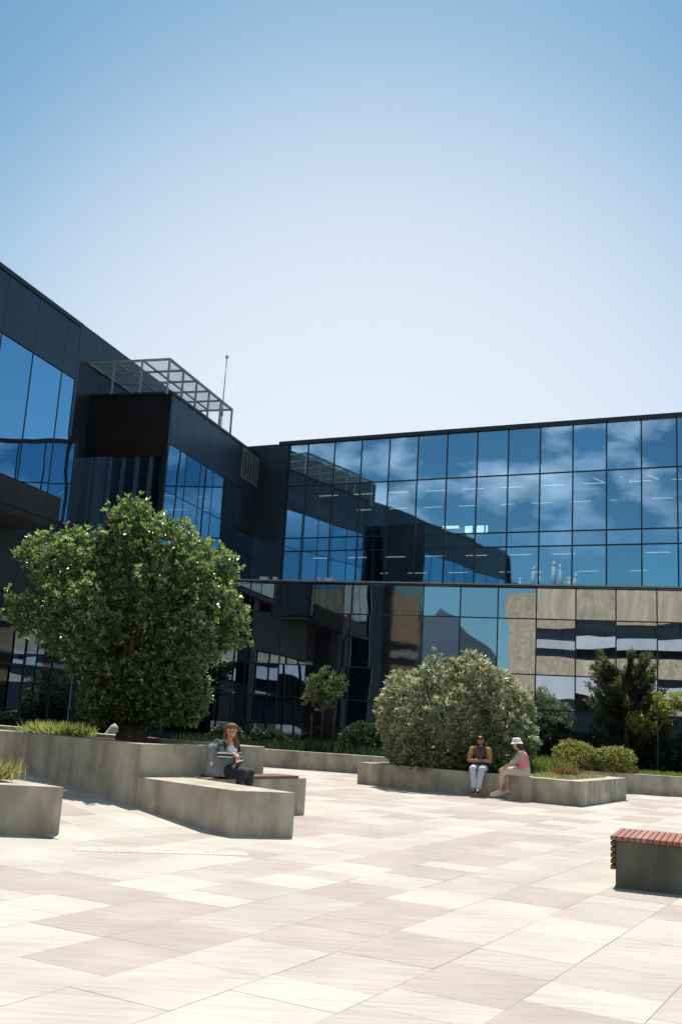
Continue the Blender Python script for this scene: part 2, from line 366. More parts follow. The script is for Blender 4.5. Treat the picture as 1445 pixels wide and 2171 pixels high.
# ramp that climbs between the two planters
RD = Vector((-.7071,.7071,0)); RV = Vector((.7071,.7071,0)); RA = Vector((-1.25,14.6,0)); RS = .09
def rp(s, w): return RA + RD*s + RV*w + Vector((0,0,RS*(s-.45)))
mb = MB()
a, b_, c_, d_ = rp(.3,-2.6), rp(.3,.25), rp(9,.6), rp(9,-2.4)
lo = [Vector((q.x,q.y,-.05)) for q in (a,b_,c_,d_)]
mb.add([q-Vector((0,0,.014)) for q in (a,b_,c_,d_)]+lo, [(3,2,1,0),(4,5,6,7),(0,1,5,4),(1,2,6,5),(2,3,7,6),(3,0,4,7)])
ramp = mb.build('ramp', M_JOINT, kind='structure')
for j in range(4):
    s = .5 + rnd.random()*.5 - .6
    while s < 8.4:
        ln = rnd.choice((.85,.95,1.1)); s0 = max(s,.42)
        if s+ln-s0 > .3:
            mb = MB(); c = rp((s0+s+ln)/2, -2.45+(j+.5)*.7)
            ud = (RD+Vector((0,0,RS))).normalized()
            slab_mesh(mb, ZERO, (s+ln-s0)/1.0, uu=ud, vv=RV, w=.7)
            o = mb.build('paving_slab', M_SLAB, ramp); o.location = c
        s += ln

# pale studded strip at the foot of the ramp, standing for reflected sunlight
st = thing('sun_glint_strip', 'thin pale studded strip standing in for a patch of reflected sun before the two foreground planters', 'sun patch', (-1.95,12.72,0), math.radians(12))
M_GLINTB = noise_mat('strip_base_tone', (.43,.40,.35), (.50,.465,.42), 3, .7)
M_GLINT = noise_mat('pale_sun_glint', (.47,.44,.39), (.58,.55,.50), 4, .6)
MB().box(-1.05,1.05,-.2,.2,.0016,.0032).build('strip_base', M_GLINTB, st)
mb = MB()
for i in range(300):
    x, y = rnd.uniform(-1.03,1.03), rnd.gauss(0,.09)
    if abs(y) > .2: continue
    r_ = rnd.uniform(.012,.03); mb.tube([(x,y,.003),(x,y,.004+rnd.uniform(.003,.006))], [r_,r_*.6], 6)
mb.build('glint_stud', M_GLINT, st, kind='stuff')

# ------------------------------------------------------------------ concrete planters
PH = .62
a1, b1, c1, d1 = (-1.25,14.6), (-.42,14.85), (-2.0,16.62), (-2.36,16.98)
K = (-2.95,16.27); E_ = (-1.12,18.4)
p1 = thing('bench_wall', 'low wedge-ended concrete bench block jutting from the tall planter before the seated woman', 'concrete bench', (-1.8,15.8,0))
def loc(mb, root, *a, **k):
    L = root.location; mb.v = [(x-L.x,y-L.y,z-L.z) for x,y,z in mb.v]; return mb.build(*a, **k)
loc(MB().prism([a1,b1,c1,d1,K], -.05, PH), p1, 'block', M_CONC, p1, bevel=.012)

WH = 1.13
wpoly = [(-8.9,21.4), K, E_, (-3.9,20.4), (-8.2,23.6)]
wp = thing('concrete_planter', 'tall raised concrete planter holding the big round tree', 'planter', (-4,19,0))
loc(MB().ring(wpoly, .3, -.05, WH), wp, 'wall', M_CONC, wp, bevel=.012)
def soil(poly, z, root, m=M_SOIL, name='soil'):
    P = [Vector(p[:2]) for p in poly]
    if sum(P[i].x*P[(i+1)%len(P)].y-P[(i+1)%len(P)].x*P[i].y for i in range(len(P))) < 0: P = P[::-1]
    return loc(MB().prism([tuple(p) for p in inset(P,.29)], z-.3, z), root, name, m, root)
soil(wpoly, WH-.07, wp)
# shallow cast recess on its ramp face
wd = (Vector((-8.9,21.4,0))-Vector((*K,0))).normalized()
wn = Vector((wd.y,-wd.x,0)); wn = wn if wn.y < 0 else -wn
q0 = Vector((*K,0)) + wd*1.0
mb = MB()
for dz in (.60,.72):
    c = [q0+wd*s+wn*o for s,o in ((0,.001),(.3,.001),(.3,.012),(0,.012))]
    mb.prism([(p.x,p.y) for p in c], dz, dz+.02)
loc(mb, wp, 'cast_mark', M_CONC, wp)

p0poly = [(-3.4,13.5),(-4.7,13.3),(-8.4,12.8),(-9.6,18.2),(-7.9,17.9)]
p0 = thing('concrete_planter', 'low grassy concrete planter cut by the edge of the frame', 'planter', (-5.5,14.5,0))
loc(MB().ring(p0poly, .3, -.05, PH), p0, 'wall', M_CONC, p0, bevel=.012)
soil(p0poly, PH-.05, p0)

rpoly = [(.85,27.9),(5.93,24.0),(8.05,27.55),(3.9,30.7)]
RPH = .57
p2 = thing('concrete_planter', 'low angular concrete planter with the dense bush and two sitters', 'planter', (4.5,27.5,0))
loc(MB().ring(rpoly, .36, -.05, RPH), p2, 'wall', M_CONC, p2, bevel=.012)
soil(rpoly, RPH-.04, p2, M_LAWN)
gd = (Vector((8.05,27.55,0))-Vector((5.93,24.0,0))).normalized(); gn = Vector((gd.y,-gd.x,0))
mb = MB(); q0 = Vector((5.93,24.0,0))+gd*2.2
for dz in (.25,.34):
    c = [q0+gd*s+gn*o for s,o in ((0,.001),(.55,.001),(.55,.012),(0,.012))]
    mb.prism([(p.x,p.y) for p in c], dz, dz+.02)
loc(mb, p2, 'cast_mark', M_CONC, p2)

# bench behind the low block, against the tall planter
wl = Vector((.652,.758,0)); wo = Vector((.758,-.652,0))
B0 = Vector((-2.36,16.98,0)); BL = 2.42
bp_ = [B0+wo*.02, B0+wl*BL+wo*.02, B0+wl*BL+wo*.58, B0+wl*.30+wo*.58]
b2 = thing('concrete_bench', 'concrete bench with timber top against the tall planter, woman on it', 'bench', (-1.2,17.6,0))
loc(MB().prism([(p.x,p.y) for p in bp_], -.05, PH), b2, 'block', M_CONC, b2, bevel=.012)
for k in range(4):
    o0 = .06+k*.135
    c = [B0+wl*(.34+o0*.3)+wo*o0, B0+wl*2.2+wo*o0, B0+wl*2.2+wo*(o0+.125), B0+wl*(.34+o0*.3)+wo*(o0+.125)]
    loc(MB().prism([(p.x,p.y) for p in c], PH+.001, PH+.042), b2, 'seat_board', M_TIMBERD, b2, bevel=.004)
SEAT = PH+.042

# rear garden wall, parallel to the lower facade
def ry(x): return 33.41-.297*x
rw = thing('garden_wall', 'long low concrete retaining wall in front of the shaded garden', 'wall', (4,ry(4),0))
loc(MB().prism([(-9,ry(-9)),(24,ry(24)),(24,ry(24)+.3),(-9,ry(-9)+.3)], -.05, .57), rw, 'wall', M_CONC, rw, bevel=.012)
M_BED = noise_mat('garden_bed_soil', (.022,.026,.012), (.045,.05,.02), 1.5, .95, .03)
MB().prism([(-9,ry(-9)+.3),(24,ry(24)+.3),(24,ry(24)+7.6),(-9,ry(-9)+8.0)], -.05, .47).build('garden_bed', M_BED, kind='structure')
MB().prism([(3.0,ry(3)+.31),(24,ry(24)+.31),(24,ry(24)+1.6),(3.0,ry(3)+1.3)], .46, .545).build('lawn_strip', M_LAWN, kind='structure')

# ------------------------------------------------------------------ slatted bench at the edge
bd = azv(96)  # long axis
bx = thing('slatted_bench', 'concrete bench block wrapped in red-brown timber slats', 'bench', (3.34,11.86,0), math.radians(-22))
MB().box(0, 3.2, 0, 1.08, -.02, .515).build('block', concrete('bench_concrete', (.15,.155,.125), (.09,.09,.07)), bx, bevel=.01)
x = -.055
while x < 3.15:
    MB().box(x, x+.058, -.03+rnd.uniform(-.004,.004), 1.1+rnd.uniform(-.004,.004), .517, .562+rnd.uniform(-.0015,.0015)).build('slat', rnd.choice(M_TIMS), bx, bevel=.005); x += .068
for k in range(5):
    z = .20+k*.064
    MB().box(-.052, -.002, -.03, 1.1, z, z+.045).build('slat', M_TIMBERD, bx, bevel=.005)

# ------------------------------------------------------------------ upper glass block
def part(root, name, m, *boxes, bevel=0, kind=None, smooth=False):
    mb = MB()
    for b in boxes: mb.box(*b)
    return mb.build(name, m, root, smooth, bevel, kind)

ub = thing('glass_office_block', 'long two-storey block of blue mirror glass above the ledge', 'office building', (14.03,37.35,0), math.radians(-25.4))
UXL, UXR, UXE = -18.30, 9.82, -24
rowsU = [(7.1,9.04),(9.06,9.65),(9.67,12.11),(12.13,14.12)]
mulU = [-17.38+1.36*k for k in range(0,21)]
edges = [UXL]+mulU
for r,(z0,z1) in enumerate(rowsU):
    for i in range(len(edges)-1):
        part(ub, 'glass_pane', M_GLASS_U, (edges[i]+.012, edges[i+1]-.012, 0, .018, z0, z1))
for x in mulU: part(ub, 'mullion', M_FRAME, (x-.028, x+.028, -.02, .09, 7.08, 14.13))
for z in (9.05,9.66,12.12): part(ub, 'transom', M_FRAME, (UXL, UXR, -.014, .07, z-.03, z+.03))
part(ub, 'coping', M_FRAME, (UXL-.6, UXR+.1, -.12, .6, 14.13, 14.31), bevel=.01)
part(ub, 'corner_post', M_FRAME, (UXL-.08, UXL-.005, -.03, .2, 7.08, 14.13))
for i in range(5):
    part(ub, 'cladding_panel', M_CLAD, (UXL-.09-1.3*(i+1)+.01, UXL-.09-1.3*i, -.06, .15, 7.0, 14.2))
part(ub, 'floor_slab', M_INT, (UXE, UXR, .12, 16, 6.9, 7.08), (UXE, UXR, .12, 16, 9.1, 9.62))
part(ub, 'roof_slab', M_INT, (UXE, UXR, .16, 16, 13.6, 14.1))
part(ub, 'ceiling', M_CEIL, (UXL, UXR, .3, 15.9, 12.02, 12.08), (UXL, UXR, .3, 15.9, 9.0, 9.06))
part(ub, 'back_wall', M_INT, (UXE, UXR, 16.02, 16.2, 6.9, 14.1))
part(ub, 'end_wall', M_CLAD, (UXR+.01, UXR+.2, .13, 16.2, 6.9, 14.12))
part(ub, 'partition', M_INT, (-19.6, -19.4, .3, 15.9, 7.09, 9.0), (-19.6,-19.4,.3,15.9,9.63,12.0))
for x in (-17.6, -14.2, -8.7, -3.3, 2.1, 7.5):
    for z0, z1 in ((7.09,8.99),(9.63,12.01)):
        mb = MB(); mb.tube([(x,1.0,z0),(x,1.0,z1)], .27, 20); mb.build('column', M_COLUMN, ub, True)
# desks, screens and shelving seen dimly through the glass
rf = random.Random(2)
M_DESK = mat('office_grey', (.16,.17,.165), .6); M_SHELF = mat('office_white', (.32,.34,.33), .6)
wm = Matrix.Translation((14.03,37.35,0)) @ Matrix.Rotation(math.radians(-25.4),4,'Z')
for z0 in (7.09, 9.63):
    for i in range(9):
        x = -17+i*2.5+rf.uniform(-.4,.4); y = 3.2+rf.uniform(0,4)
        part(ub, 'shelf_unit', rf.choice((M_DESK,M_SHELF)), (x,x+rf.uniform(.6,1.4),y,y+.4,z0,z0+rf.uniform(.8,1.7)))
# ceiling tubes, one thing each
tube = None
def ceil_lamp(x, y, z, rz=0, ln=.95, name='ceiling_light', label='lit linear office ceiling light behind the mirror glazing', m=M_LAMP, g='linear lights inside the glass block'):
    p = wm @ Vector((x,y,z))
    o = part(None, name, m, (-ln/2, ln/2, -.028, .028, -.028, .0)); o.location = p; o.rotation_euler = (0,0,math.radians(-25.4)+rz)
    return tag(o, label, 'ceiling light', g)
for i in range(13):
    ceil_lamp(-17.0+i*1.78, 1.6, 12.015, label='linear ceiling light of the front row in the top storey, behind mirror glazing', g='front row of lights, top storey')
    ceil_lamp(-16.5+i*1.78, 4.9, 12.015, label='linear ceiling light of the deeper row in the top storey, behind mirror glazing', g='deeper row of lights, top storey')
    if i % 2 == 0 or i < 7:
        ceil_lamp(-17.2+i*1.9, 1.5, 8.995, label='linear ceiling light of the front row in the storey just above the ledge', g='front row of lights above the ledge')
        ceil_lamp(-16.2+i*2.1, 6.2, 8.995, label='linear ceiling light of the deeper row in the storey just above the ledge', g='deeper row of lights above the ledge')
for i in range(3):
    ceil_lamp(-4.3+i*1.1, 1.0, 12.0, math.radians(70), .8, label='short tilted ceiling light hung crosswise behind the upper glazing', g='crosswise lights inside the glass block')
for i, (x, wdt) in enumerate(((-11.2,.75),(-10.35,.34),(-9.85,.42),(-9.45,.2))):
    p = wm @ Vector((x, 2.6, 10.35 if i else 10.5))
    o = part(None, 'light_panel', M_PANEL, (-wdt/2,wdt/2,-.02,.02,-.18 if i else -.06,.18 if i else .06)); o.location = p; o.rotation_euler = (0,0,math.radians(-25.4))
    tag(o, ['wide thin glowing white panel inside the upper storey','tall narrow glowing white panel inside the upper storey','broad squarish glowing white panel inside the upper storey','tiny glowing white panel at the end of its row inside the upper storey'][i], 'light panel', 'glowing panels inside the upper storey')

# ------------------------------------------------------------------ lower glass front under the ledge
lb = thing('glass_lower_front', 'double-height mirror glass front below the long ledge, behind the garden', 'office building', (5.07,40.0,0), math.radians(-16.5))
mulL = [-9.12+1.51*k for k in range(-3,17)]
rowsL = [(.32,1.32),(1.36,2.44),(2.48,3.77),(3.81,5.94),(5.98,7.18)]
dark = ((-6.44,-4.93),(-3.22,-1.56))
for i in range(len(mulL)-1):
    x0, x1 = mulL[i], mulL[i+1]
    for z0, z1 in rowsL:
        segs = [(x0,x1)]
        for a, b in dark:
            ns = []
            for s in segs:
                if b <= s[0] or a >= s[1]: ns.append(s); continue
                if a > s[0]: ns.append((s[0],a))
                if b < s[1]: ns.append((b,s[1]))
            segs = ns
        for a, b in segs:
            if b-a > .1: part(lb, 'glass_pane', M_GLASS_L, (a+.012,b-.012,0,.018,z0,z1))
for x in mulL:
    if not any(a-.01 < x < b+.01 for a, b in dark): part(lb, 'mullion', M_FRAME, (x-.026,x+.026,-.02,.08,.3,7.2))
for z in (1.34,2.46,3.79,5.96): part(lb, 'transom', M_FRAME, (mulL[0],mulL[-1],-.014,.06,z-.025,z+.025))
part(lb, 'plinth', M_SOFFIT, (mulL[0],mulL[-1],-.04,.2,-.05,.3))
M_PIER = noise_mat('charcoal_pier', (.006,.007,.011), (.012,.013,.018), 1.4, .16, .004, stretch=(4,4,.4), spec=.55, bscale=.9)
M_PGLASS = noise_mat('opaque_dark_glass', (.006,.006,.009), (.009,.009,.012), 1.4, .03, .0035, spec=.6, bscale=.45)
M_PGLASS.node_tree.nodes['Principled BSDF'].inputs['IOR'].default_value = 2.1
M_CLADD = noise_mat('shaded_black_cladding', (.008,.008,.009), (.014,.014,.015), 1.2, .6, spec=.15)  # darker cladding copy; shade on the return wall is put into its colour
for a, b in dark:
    n = 1
    for j in range(n):
        w_ = (b-a)/n
        for z0, z1 in rowsL: part(lb, 'dark_glass_panel', M_PGLASS, (a+j*w_+.008,a+(j+1)*w_-.008,-.06,.3,z0-.01,z1+.01), bevel=.004)
part(lb, 'ledge', M_FRAME, (-9.75,mulL[-1],-.32,7.8,7.2,7.29), bevel=.008)
part(lb, 'ledge_flashing', M_GALV, (-9.75,mulL[-1],-.335,-.30,7.245,7.30))
part(lb, 'inner_floor', M_INT, (mulL[0],mulL[-1],.21,12,-.05,.2), (mulL[0],mulL[-1],.21,12,3.3,3.75))
part(lb, 'back_wall', M_INT, (mulL[0],mulL[-1],12.02,12.2,-.05,7.15))
for x in (-4.05, .9, 6.0, 11.1):
    mb = MB(); mb.tube([(x,1.2,.2),(x,1.2,7.15)], .3, 20); mb.build('column', M_COLUMN, lb, True)
# three small fittings standing on the ledge
wl_ = Matrix.Translation((5.07,40,0)) @ Matrix.Rotation(math.radians(-16.5),4,'Z')
for i, (x, w_) in enumerate(((-8.55,.32),(-8.05,.12),(-6.05,.13),(-5.65,.36))):
    r_ = thing('roof_vent', ['flat pale vent box on the ledge nearest the dark corner','small pale vent stub second along the ledge','small pale vent stub beside the wider vent box','flat pale vent box farthest from the dark corner'][i], 'roof vent', tuple(wl_ @ Vector((x,.05,7.3))), math.radians(-16.5), 'vents on the ledge')
    part(r_, 'body', M_WHITE, (-w_/2,w_/2,-.12,.12,0,.12)); part(r_, 'cap', M_WHITE, (-w_/2-.02,w_/2+.02,-.14,.14,.12,.15))

# ------------------------------------------------------------------ dark clad wing
wg = thing('dark_clad_wing', 'dark metal clad office wing with mirror windows, a deep recess and a bay', 'office building', (-10.24,37.44,0), math.radians(73.4))
BY = -3.56; WX0, WXE, BX0, BX1 = -18.8, -6.45, .30, 12.6
gx = [WXE-.02, -7.23] + [-7.23-1.57*k for k in range(1,8)]
for i in range(len(gx)-1):
    x1, x0 = gx[i], gx[i+1]
    part(wg, 'glass_pane', M_GLASS_W, (x0+.01,x1-.01,BY,BY+.018,7.9,11.74))
    part(wg, 'mullion', M_FRAME, (x0-.02,x0+.02,BY-.012,BY+.07,7.88,11.76))
    part(wg, 'cladding_panel', M_CLAD, (x0+.007,x1-.007,BY-.02,BY+.2,11.77,13.5), bevel=.005)
    part(wg, 'lower_panel', M_SOFFIT, (x0+.007,x1-.007,BY-.02,BY+.2,7.12 if i else 7.12,7.87), bevel=.005)
part(wg, 'glass_pane', M_GLASS_W, (WXE+.01,-5.94,BY+.03,BY+.048,7.2,9.85))
part(wg, 'mullion', M_FRAME, (-5.94,-5.88,BY-.0,BY+.1,7.15,9.9))
part(wg, 'end_post', M_CLAD, (WXE-.015,WXE+.12,BY-.024,BY+.3,9.9,13.68))
part(wg, 'coping', M_FRAME, (WX0,WXE-.02,BY-.06,BY+.5,13.51,13.655), bevel=.01)
part(wg, 'front_roof', M_INT, (WX0+.1,WXE-.1,BY+.21,14,13.1,13.45))
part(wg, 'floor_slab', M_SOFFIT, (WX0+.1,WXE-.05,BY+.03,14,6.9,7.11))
part(wg, 'inner_wall', M_INT, (WX0+.1,WXE-.1,BY+2.4,BY+2.6,7.12,13.1))
part(wg, 'end_wall', M_CLAD, (WX0-.2,WX0-.01,BY,14.2,0,13.65), (WXE-.10,WXE-.02,BY+.31,14,7.12,13.6))
part(wg, 'back_wall', M_CLAD, (WX0,13,14.02,14.2,0,16.1))
# taller wall set back behind the recess and the bay roof
for k in range(11):
    x0 = -6.1+1.75*k
    part(wg, 'cladding_panel', M_CLAD, (x0+.007,x0+1.75-.007,-.02,.2,7.3 if x0 < .3 else 13.4,16.19), bevel=.005)
part(wg, 'roof', M_INT, (WXE,13.1,.21,14,15.6,16.0))
part(wg, 'setback_storey', M_CLAD, (WX0,WXE+.3,0,13.9,13.46,15.2))
# ground floor set back under the overhang; open undercroft farther along
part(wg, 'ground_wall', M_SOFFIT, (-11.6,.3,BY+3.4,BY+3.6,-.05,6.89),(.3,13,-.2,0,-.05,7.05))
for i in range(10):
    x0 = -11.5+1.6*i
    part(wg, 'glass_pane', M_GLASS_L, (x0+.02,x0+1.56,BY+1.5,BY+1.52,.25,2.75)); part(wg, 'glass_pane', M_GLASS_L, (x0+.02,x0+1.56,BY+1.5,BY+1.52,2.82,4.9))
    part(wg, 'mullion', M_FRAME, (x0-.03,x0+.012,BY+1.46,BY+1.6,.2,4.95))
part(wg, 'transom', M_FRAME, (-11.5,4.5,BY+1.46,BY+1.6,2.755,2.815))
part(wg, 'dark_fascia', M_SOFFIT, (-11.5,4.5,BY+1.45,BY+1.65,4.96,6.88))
for x in (-17.8,-14.6): part(wg, 'column', M_COLUMN, (x-.25,x+.25,BY+.8,BY+1.3,-.05,6.89))
# bay: return wall facing the plaza, long front
part(wg, 'bay_return_wall', M_CLADD, (BX0,BX0+.15,BY+.02,-.03,11.1,13.55))
for j in range(6):
    y0 = BY+.05+j*.585
    part(wg, 'glass_pane', M_GLASS_W, (BX0+.03,BX0+.05,y0+.02,y0+.565,7.35,11.08))
    part(wg, 'fin', M_FRAME, (BX0-.14,BX0+.06,y0-.02,y0+.02,7.3,11.09))
part(wg, 'corner_post', M_FRAME, (BX0-.02,BX0+.12,BY-.03,BY+.018,7.3,13.55))
jx = [.44,.97,2.5,4.03,5.6,7.2,7.73]
for i in range(len(jx)-1):
    part(wg, 'cladding_panel', M_CLAD, (jx[i]+.006,jx[i+1]-.006,BY-.02,BY+.15,11.62,13.55), bevel=.005)
gb = [.44,2.1,3.45,4.75,6.2,7.73]
for i in range(len(gb)-1):
    part(wg, 'glass_pane', M_GLASS_W, (gb[i]+.012,gb[i+1]-.012,BY,BY+.018,7.32,9.76)); part(wg, 'glass_pane', M_GLASS_W, (gb[i]+.012,gb[i+1]-.012,BY,BY+.018,9.8,11.6))
    part(wg, 'mullion', M_FRAME, (gb[i+1]-.02,gb[i+1]+.02,BY-.012,BY+.06,7.3,11.61))
part(wg, 'transom', M_FRAME, (.44,7.73,BY-.008,BY+.05,9.765,9.795))
for x0, x1 in ((7.75,8.95),(8.97,10.08)):
    part(wg, 'glass_pane', M_GLASS_W, (x0+.01,x1-.01,BY,BY+.018,7.32,8.75)); part(wg, 'glass_pane', M_GLASS_W, (x0+.01,x1-.01,BY,BY+.018,8.8,9.75))
    part(wg, 'mullion', M_FRAME, (x1-.02,x1+.02,BY-.012,BY+.06,7.3,9.76))
part(wg, 'transom', M_FRAME, (7.75,10.1,BY-.008,BY+.05,8.755,8.795))
part(wg, 'cladding_panel', M_CLAD, (7.74,10.1,BY-.02,BY+.15,9.78,12.14), bevel=.005)
part(wg, 'cladding_panel', M_CLAD, (10.12,BX1,BY-.02,BY+.15,7.3,12.14), bevel=.005)
part(wg, 'cladding_panel', M_CLAD, (11.75,BX1,BY-.02,BY+.15,12.16,13.55), bevel=.005)
# screened opening near the end of the bay
sc = part(wg, 'mesh_screen', M_GALV, (7.74,11.74,BY-.03,BY+.03,13.47,13.54),(7.74,11.74,BY-.03,BY+.03,12.15,12.21),(7.74,7.80,BY-.029,BY+.029,12.21,13.47),(11.68,11.74,BY-.029,BY+.029,12.21,13.47))
for k in range(11): part(sc, 'bar', M_GALV, (8.07+k*.33,8.10+k*.33,BY-.012,BY+.012,12.21,13.47))
mb = MB()
for k in range(24): mb.box(7.8,11.68,BY-.004,BY+.004,12.24+k*.051,12.252+k*.051)
mb.build('wire', M_GALV, sc, kind='stuff')
part(wg, 'bay_roof', M_INT, (BX0+.16,BX1,BY+.16,-.03,13.2,13.4))
part(wg, 'bay_coping', M_FRAME, (BX0-.06,BX1,BY-.07,BY+.22,13.56,13.66), (BX0-.06,BX0+.22,BY+.22,-.03,13.56,13.66))
part(wg, 'bay_inner_wall', M_INT, (BX0+.5,BX1,-1.2,-1.0,7.3,13.2))
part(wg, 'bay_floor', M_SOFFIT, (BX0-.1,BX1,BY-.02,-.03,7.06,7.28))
for x in (2.2,7.4): part(wg, 'bay_column', M_SOFFIT, (x-.35,x+.35,BY+.15,BY+.85,-.05,7.05))

# galvanised cage over the bay roof
cg = thing('steel_cage', 'galvanised mesh cage of open frames on the bay roof', 'steel frame', (-10.24,37.44,0), math.radians(73.4))
CX = [-.15+1.265*k for k in range(6)]; CT = 14.82
for i, x in enumerate(CX):
    part(cg, 'post', M_GALV, (x-.035,x+.035,BY-.03,BY+.04,13.42,CT-.05))
    part(cg, 'cross_bar', M_GALV, (x-.03,x+.03,BY+.04,-.03,CT-.05,CT+.03))
for y in (BY,-2.4,-1.2): part(cg, 'long_bar', M_GALV, (CX[0]-.034,CX[-1]+.034,y-.034,y+.034,CT-.054 if y==BY else CT-.02,CT+.034 if y==BY else CT+.025))
part(cg, 'wall_rail', M_GALV, (CX[0]-.034,CX[-1]+.034,-.10,-.025,CT-.055,CT+.034))
for y in (-2.4,-1.2): part(cg, 'post', M_GALV, (CX[0]-.03,CX[0]+.03,y-.03,y+.03,13.5,CT-.05))
mb = MB()
n = int((CX[-1]-CX[0])/.09)
for k in range(n):
    x = CX[0]+k*.09; mb.box(x-.0035,x+.0035,BY,-.03,CT-.008,CT)
for k in range(38):
    y = BY+.05+k*.092; mb.box(CX[0],CX[-1],y-.0035,y+.0035,CT-.0005,CT+.006)
for k in range(14): mb.box(CX[0],CX[-1],BY-.003,BY+.003,13.68+k*.08,13.686+k*.08)
mb.build('wire_mesh', M_GALV, cg, kind='stuff')
an = thing('antenna_mast', 'thin lone antenna mast with a bright tip on the roof', 'antenna', (-5.98,46.0,13.4))
mb = MB(); mb.tube([(0,0,0),(0,0,2.2),(.02,0,5.15)], [.035,.03,.02], 8); mb.build('pole', M_GALV, an, True)
mb = MB(); mb.tube([(0,0,2.2),(0,0,2.45)], .06, 8); mb.build('clamp', M_GALV, an, True)
mb = MB(); mb.tube([(.02,0,5.15),(.02,0,5.3)], [.09,.075], 10); mb.build('tip', M_WHITE, an, True)

# ------------------------------------------------------------------ what the glazing mirrors, behind the viewpoint
cb_ = thing('concrete_office_block', 'pale concrete block with dark ribbon windows mirrored in the lower glazing', 'office building', (-20.5,-25,0))
part(cb_, 'wall', M_CONC2, (0,46,-14,-.5,0,15.8))
for z0, z1 in ((12.3,15.8),(7.5,9.4),(3.4,4.6)): part(cb_, 'concrete_band', M_CONC2, (0,46,-.49,0,z0+.003,z1))
part(cb_, 'concrete_pier', M_CONC2, (0,2.7,-.49,-.002,9.4,12.3), bevel=.02); part(cb_, 'concrete_pier', M_CONC2, (0,2.7,-.49,-.002,4.6,7.5), bevel=.02)
for z0, z1 in ((11.0,12.3),(9.42,10.15),(6.1,7.15),(4.62,5.35)):
    for k in range(14): part(cb_, 'window', M_DARKGLASS, (2.72+k*3.08,2.72+k*3.08+3.02,-.48,-.2,z0+.01,z1))
for z0, z1 in ((10.16,10.99),(5.36,6.09),(7.17,7.49)):
    part(cb_, 'spandrel', M_SPAN, (2.71,46,-.47,.06,z0,z1))
part(cb_, 'ground_glazing', M_DARKGLASS, (0.3,46,-.48,-.3,0,3.39))
part(cb_, 'roof_box', M_CONC2, (30,37,-10,-4,15.81,18.2))
cb2 = thing('concrete_office_block', 'second pale concrete block farther off, mirrored between the dark piers', 'office building', (-46,4,0), math.radians(-57))
part(cb2, 'wall', M_CONC2, (-24,30,-14,-.5,0,15.4))
for z0, z1 in ((10.2,15.4),(5.6,7.6),(2.2,3.4)): part(cb2, 'concrete_band', M_CONC2, (-24,30,-.49,0,z0+.003,z1))
for z0, z1 in ((7.62,10.19),(3.42,5.59)):
    for k in range(16): part(cb2, 'window', M_DARKGLASS, (-24+k*3.37,-24+k*3.37+3.3,-.48,-.2,z0,z1))
for z0, z1 in ((8.6,9.3),(4.3,4.8)): part(cb2, 'spandrel', M_SPAN, (-24,30,-.19,.05,z0,z1))
pr = thing('plant_room', 'dark rooftop plant room with white flues mirrored in the upper glazing', 'building', (-30,-8,0), math.radians(-50))
part(pr, 'wall', M_PIER, (-5,4.2,-8,0,0,15.3)); part(pr, 'parapet', M_PIER, (-5.1,4.3,-8.1,.1,15.3,15.6)); part(pr, 'roof_unit', M_PIER, (-4,-.5,-6,-3,15.61,16.5))
for i, (x, h) in enumerate(((-3.6,17.4),(-2.7,17.0),(-1.2,18.3),(-.3,17.8),(.9,18.7),(1.5,18.5),(2.2,17.5),(3.2,17.9))):
    mb = MB(); mb.tube([(x,-1.6,15.6),(x,-1.6,h-.35)], .17, 12); f_ = mb.build('flue', M_FLUE, pr, True)
    mb = MB(); mb.tube([(x,-1.6,h-.35),(x,-1.6,h-.28),(x,-1.6,h)], [.19,.15,.11], 12); mb.build('cowl', M_FLUE, f_, True)
# bush-clad hill
hv = []; hf = []; nh = 60
rh = random.Random(9)
for j in range(14):
    for i in range(nh):
        az = math.radians(-164 + i*(64/(nh-1))); t = j/13
        prof = max(0., min(1., (158.4+math.degrees(az))/6.4))
        d = 380 + 120*t
        hgt = 63*prof*math.sin(min(1,t*1.6)*PI/2)*(1+.06*math.sin(i*1.7)+.04*math.sin(i*.6+2))
        hv.append((math.sin(az)*d, math.cos(az)*d, -2+hgt+rh.uniform(-1,1)*prof))
for j in range(13):
    for i in range(nh-1): hf.append((j*nh+i, j*nh+i+1, (j+1)*nh+i+1, (j+1)*nh+i))
MB().add(hv, hf).build('hill', M_HILL, smooth=True, kind='structure')

# ------------------------------------------------------------------ plants
def unit(a): return a/np.maximum(np.linalg.norm(a, axis=-1, keepdims=True), 1e-9)

def leaf_mesh(name, P, D, Nn, L, Wd, mat_, parent=None, kind=None, loc0=(0,0,0)):
    """one folded rhombus per leaf: base P, direction D, face normal Nn, length L, width Wd"""
    n = len(P); side = unit(np.cross(D, Nn)); Nn = unit(np.cross(side, D))
    L = np.broadcast_to(L,(n,))[:,None]; Wd = np.broadcast_to(Wd,(n,))[:,None]
    mid = P + D*L*.5
    v = np.stack([P, mid+side*Wd*.5+Nn*Wd*.12, P+D*L-Nn*L*.06, mid-side*Wd*.5+Nn*Wd*.12], 1).reshape(-1,3) - np.array(loc0)
    me = bpy.data.meshes.new(name); me.vertices.add(4*n); me.vertices.foreach_set('co', v.astype(np.float32).ravel())
    idx = (np.arange(n)[:,None]*4 + np.array([0,1,2,0,2,3])[None]).ravel()
    me.loops.add(6*n); me.loops.foreach_set('vertex_index', idx.astype(np.int32))
    me.polygons.add(2*n); me.polygons.foreach_set('loop_start', np.arange(0,6*n,3,dtype=np.int32))
    me.update(calc_edges=True); me.validate()
    return put(name, me, mat_, parent, False, kind)

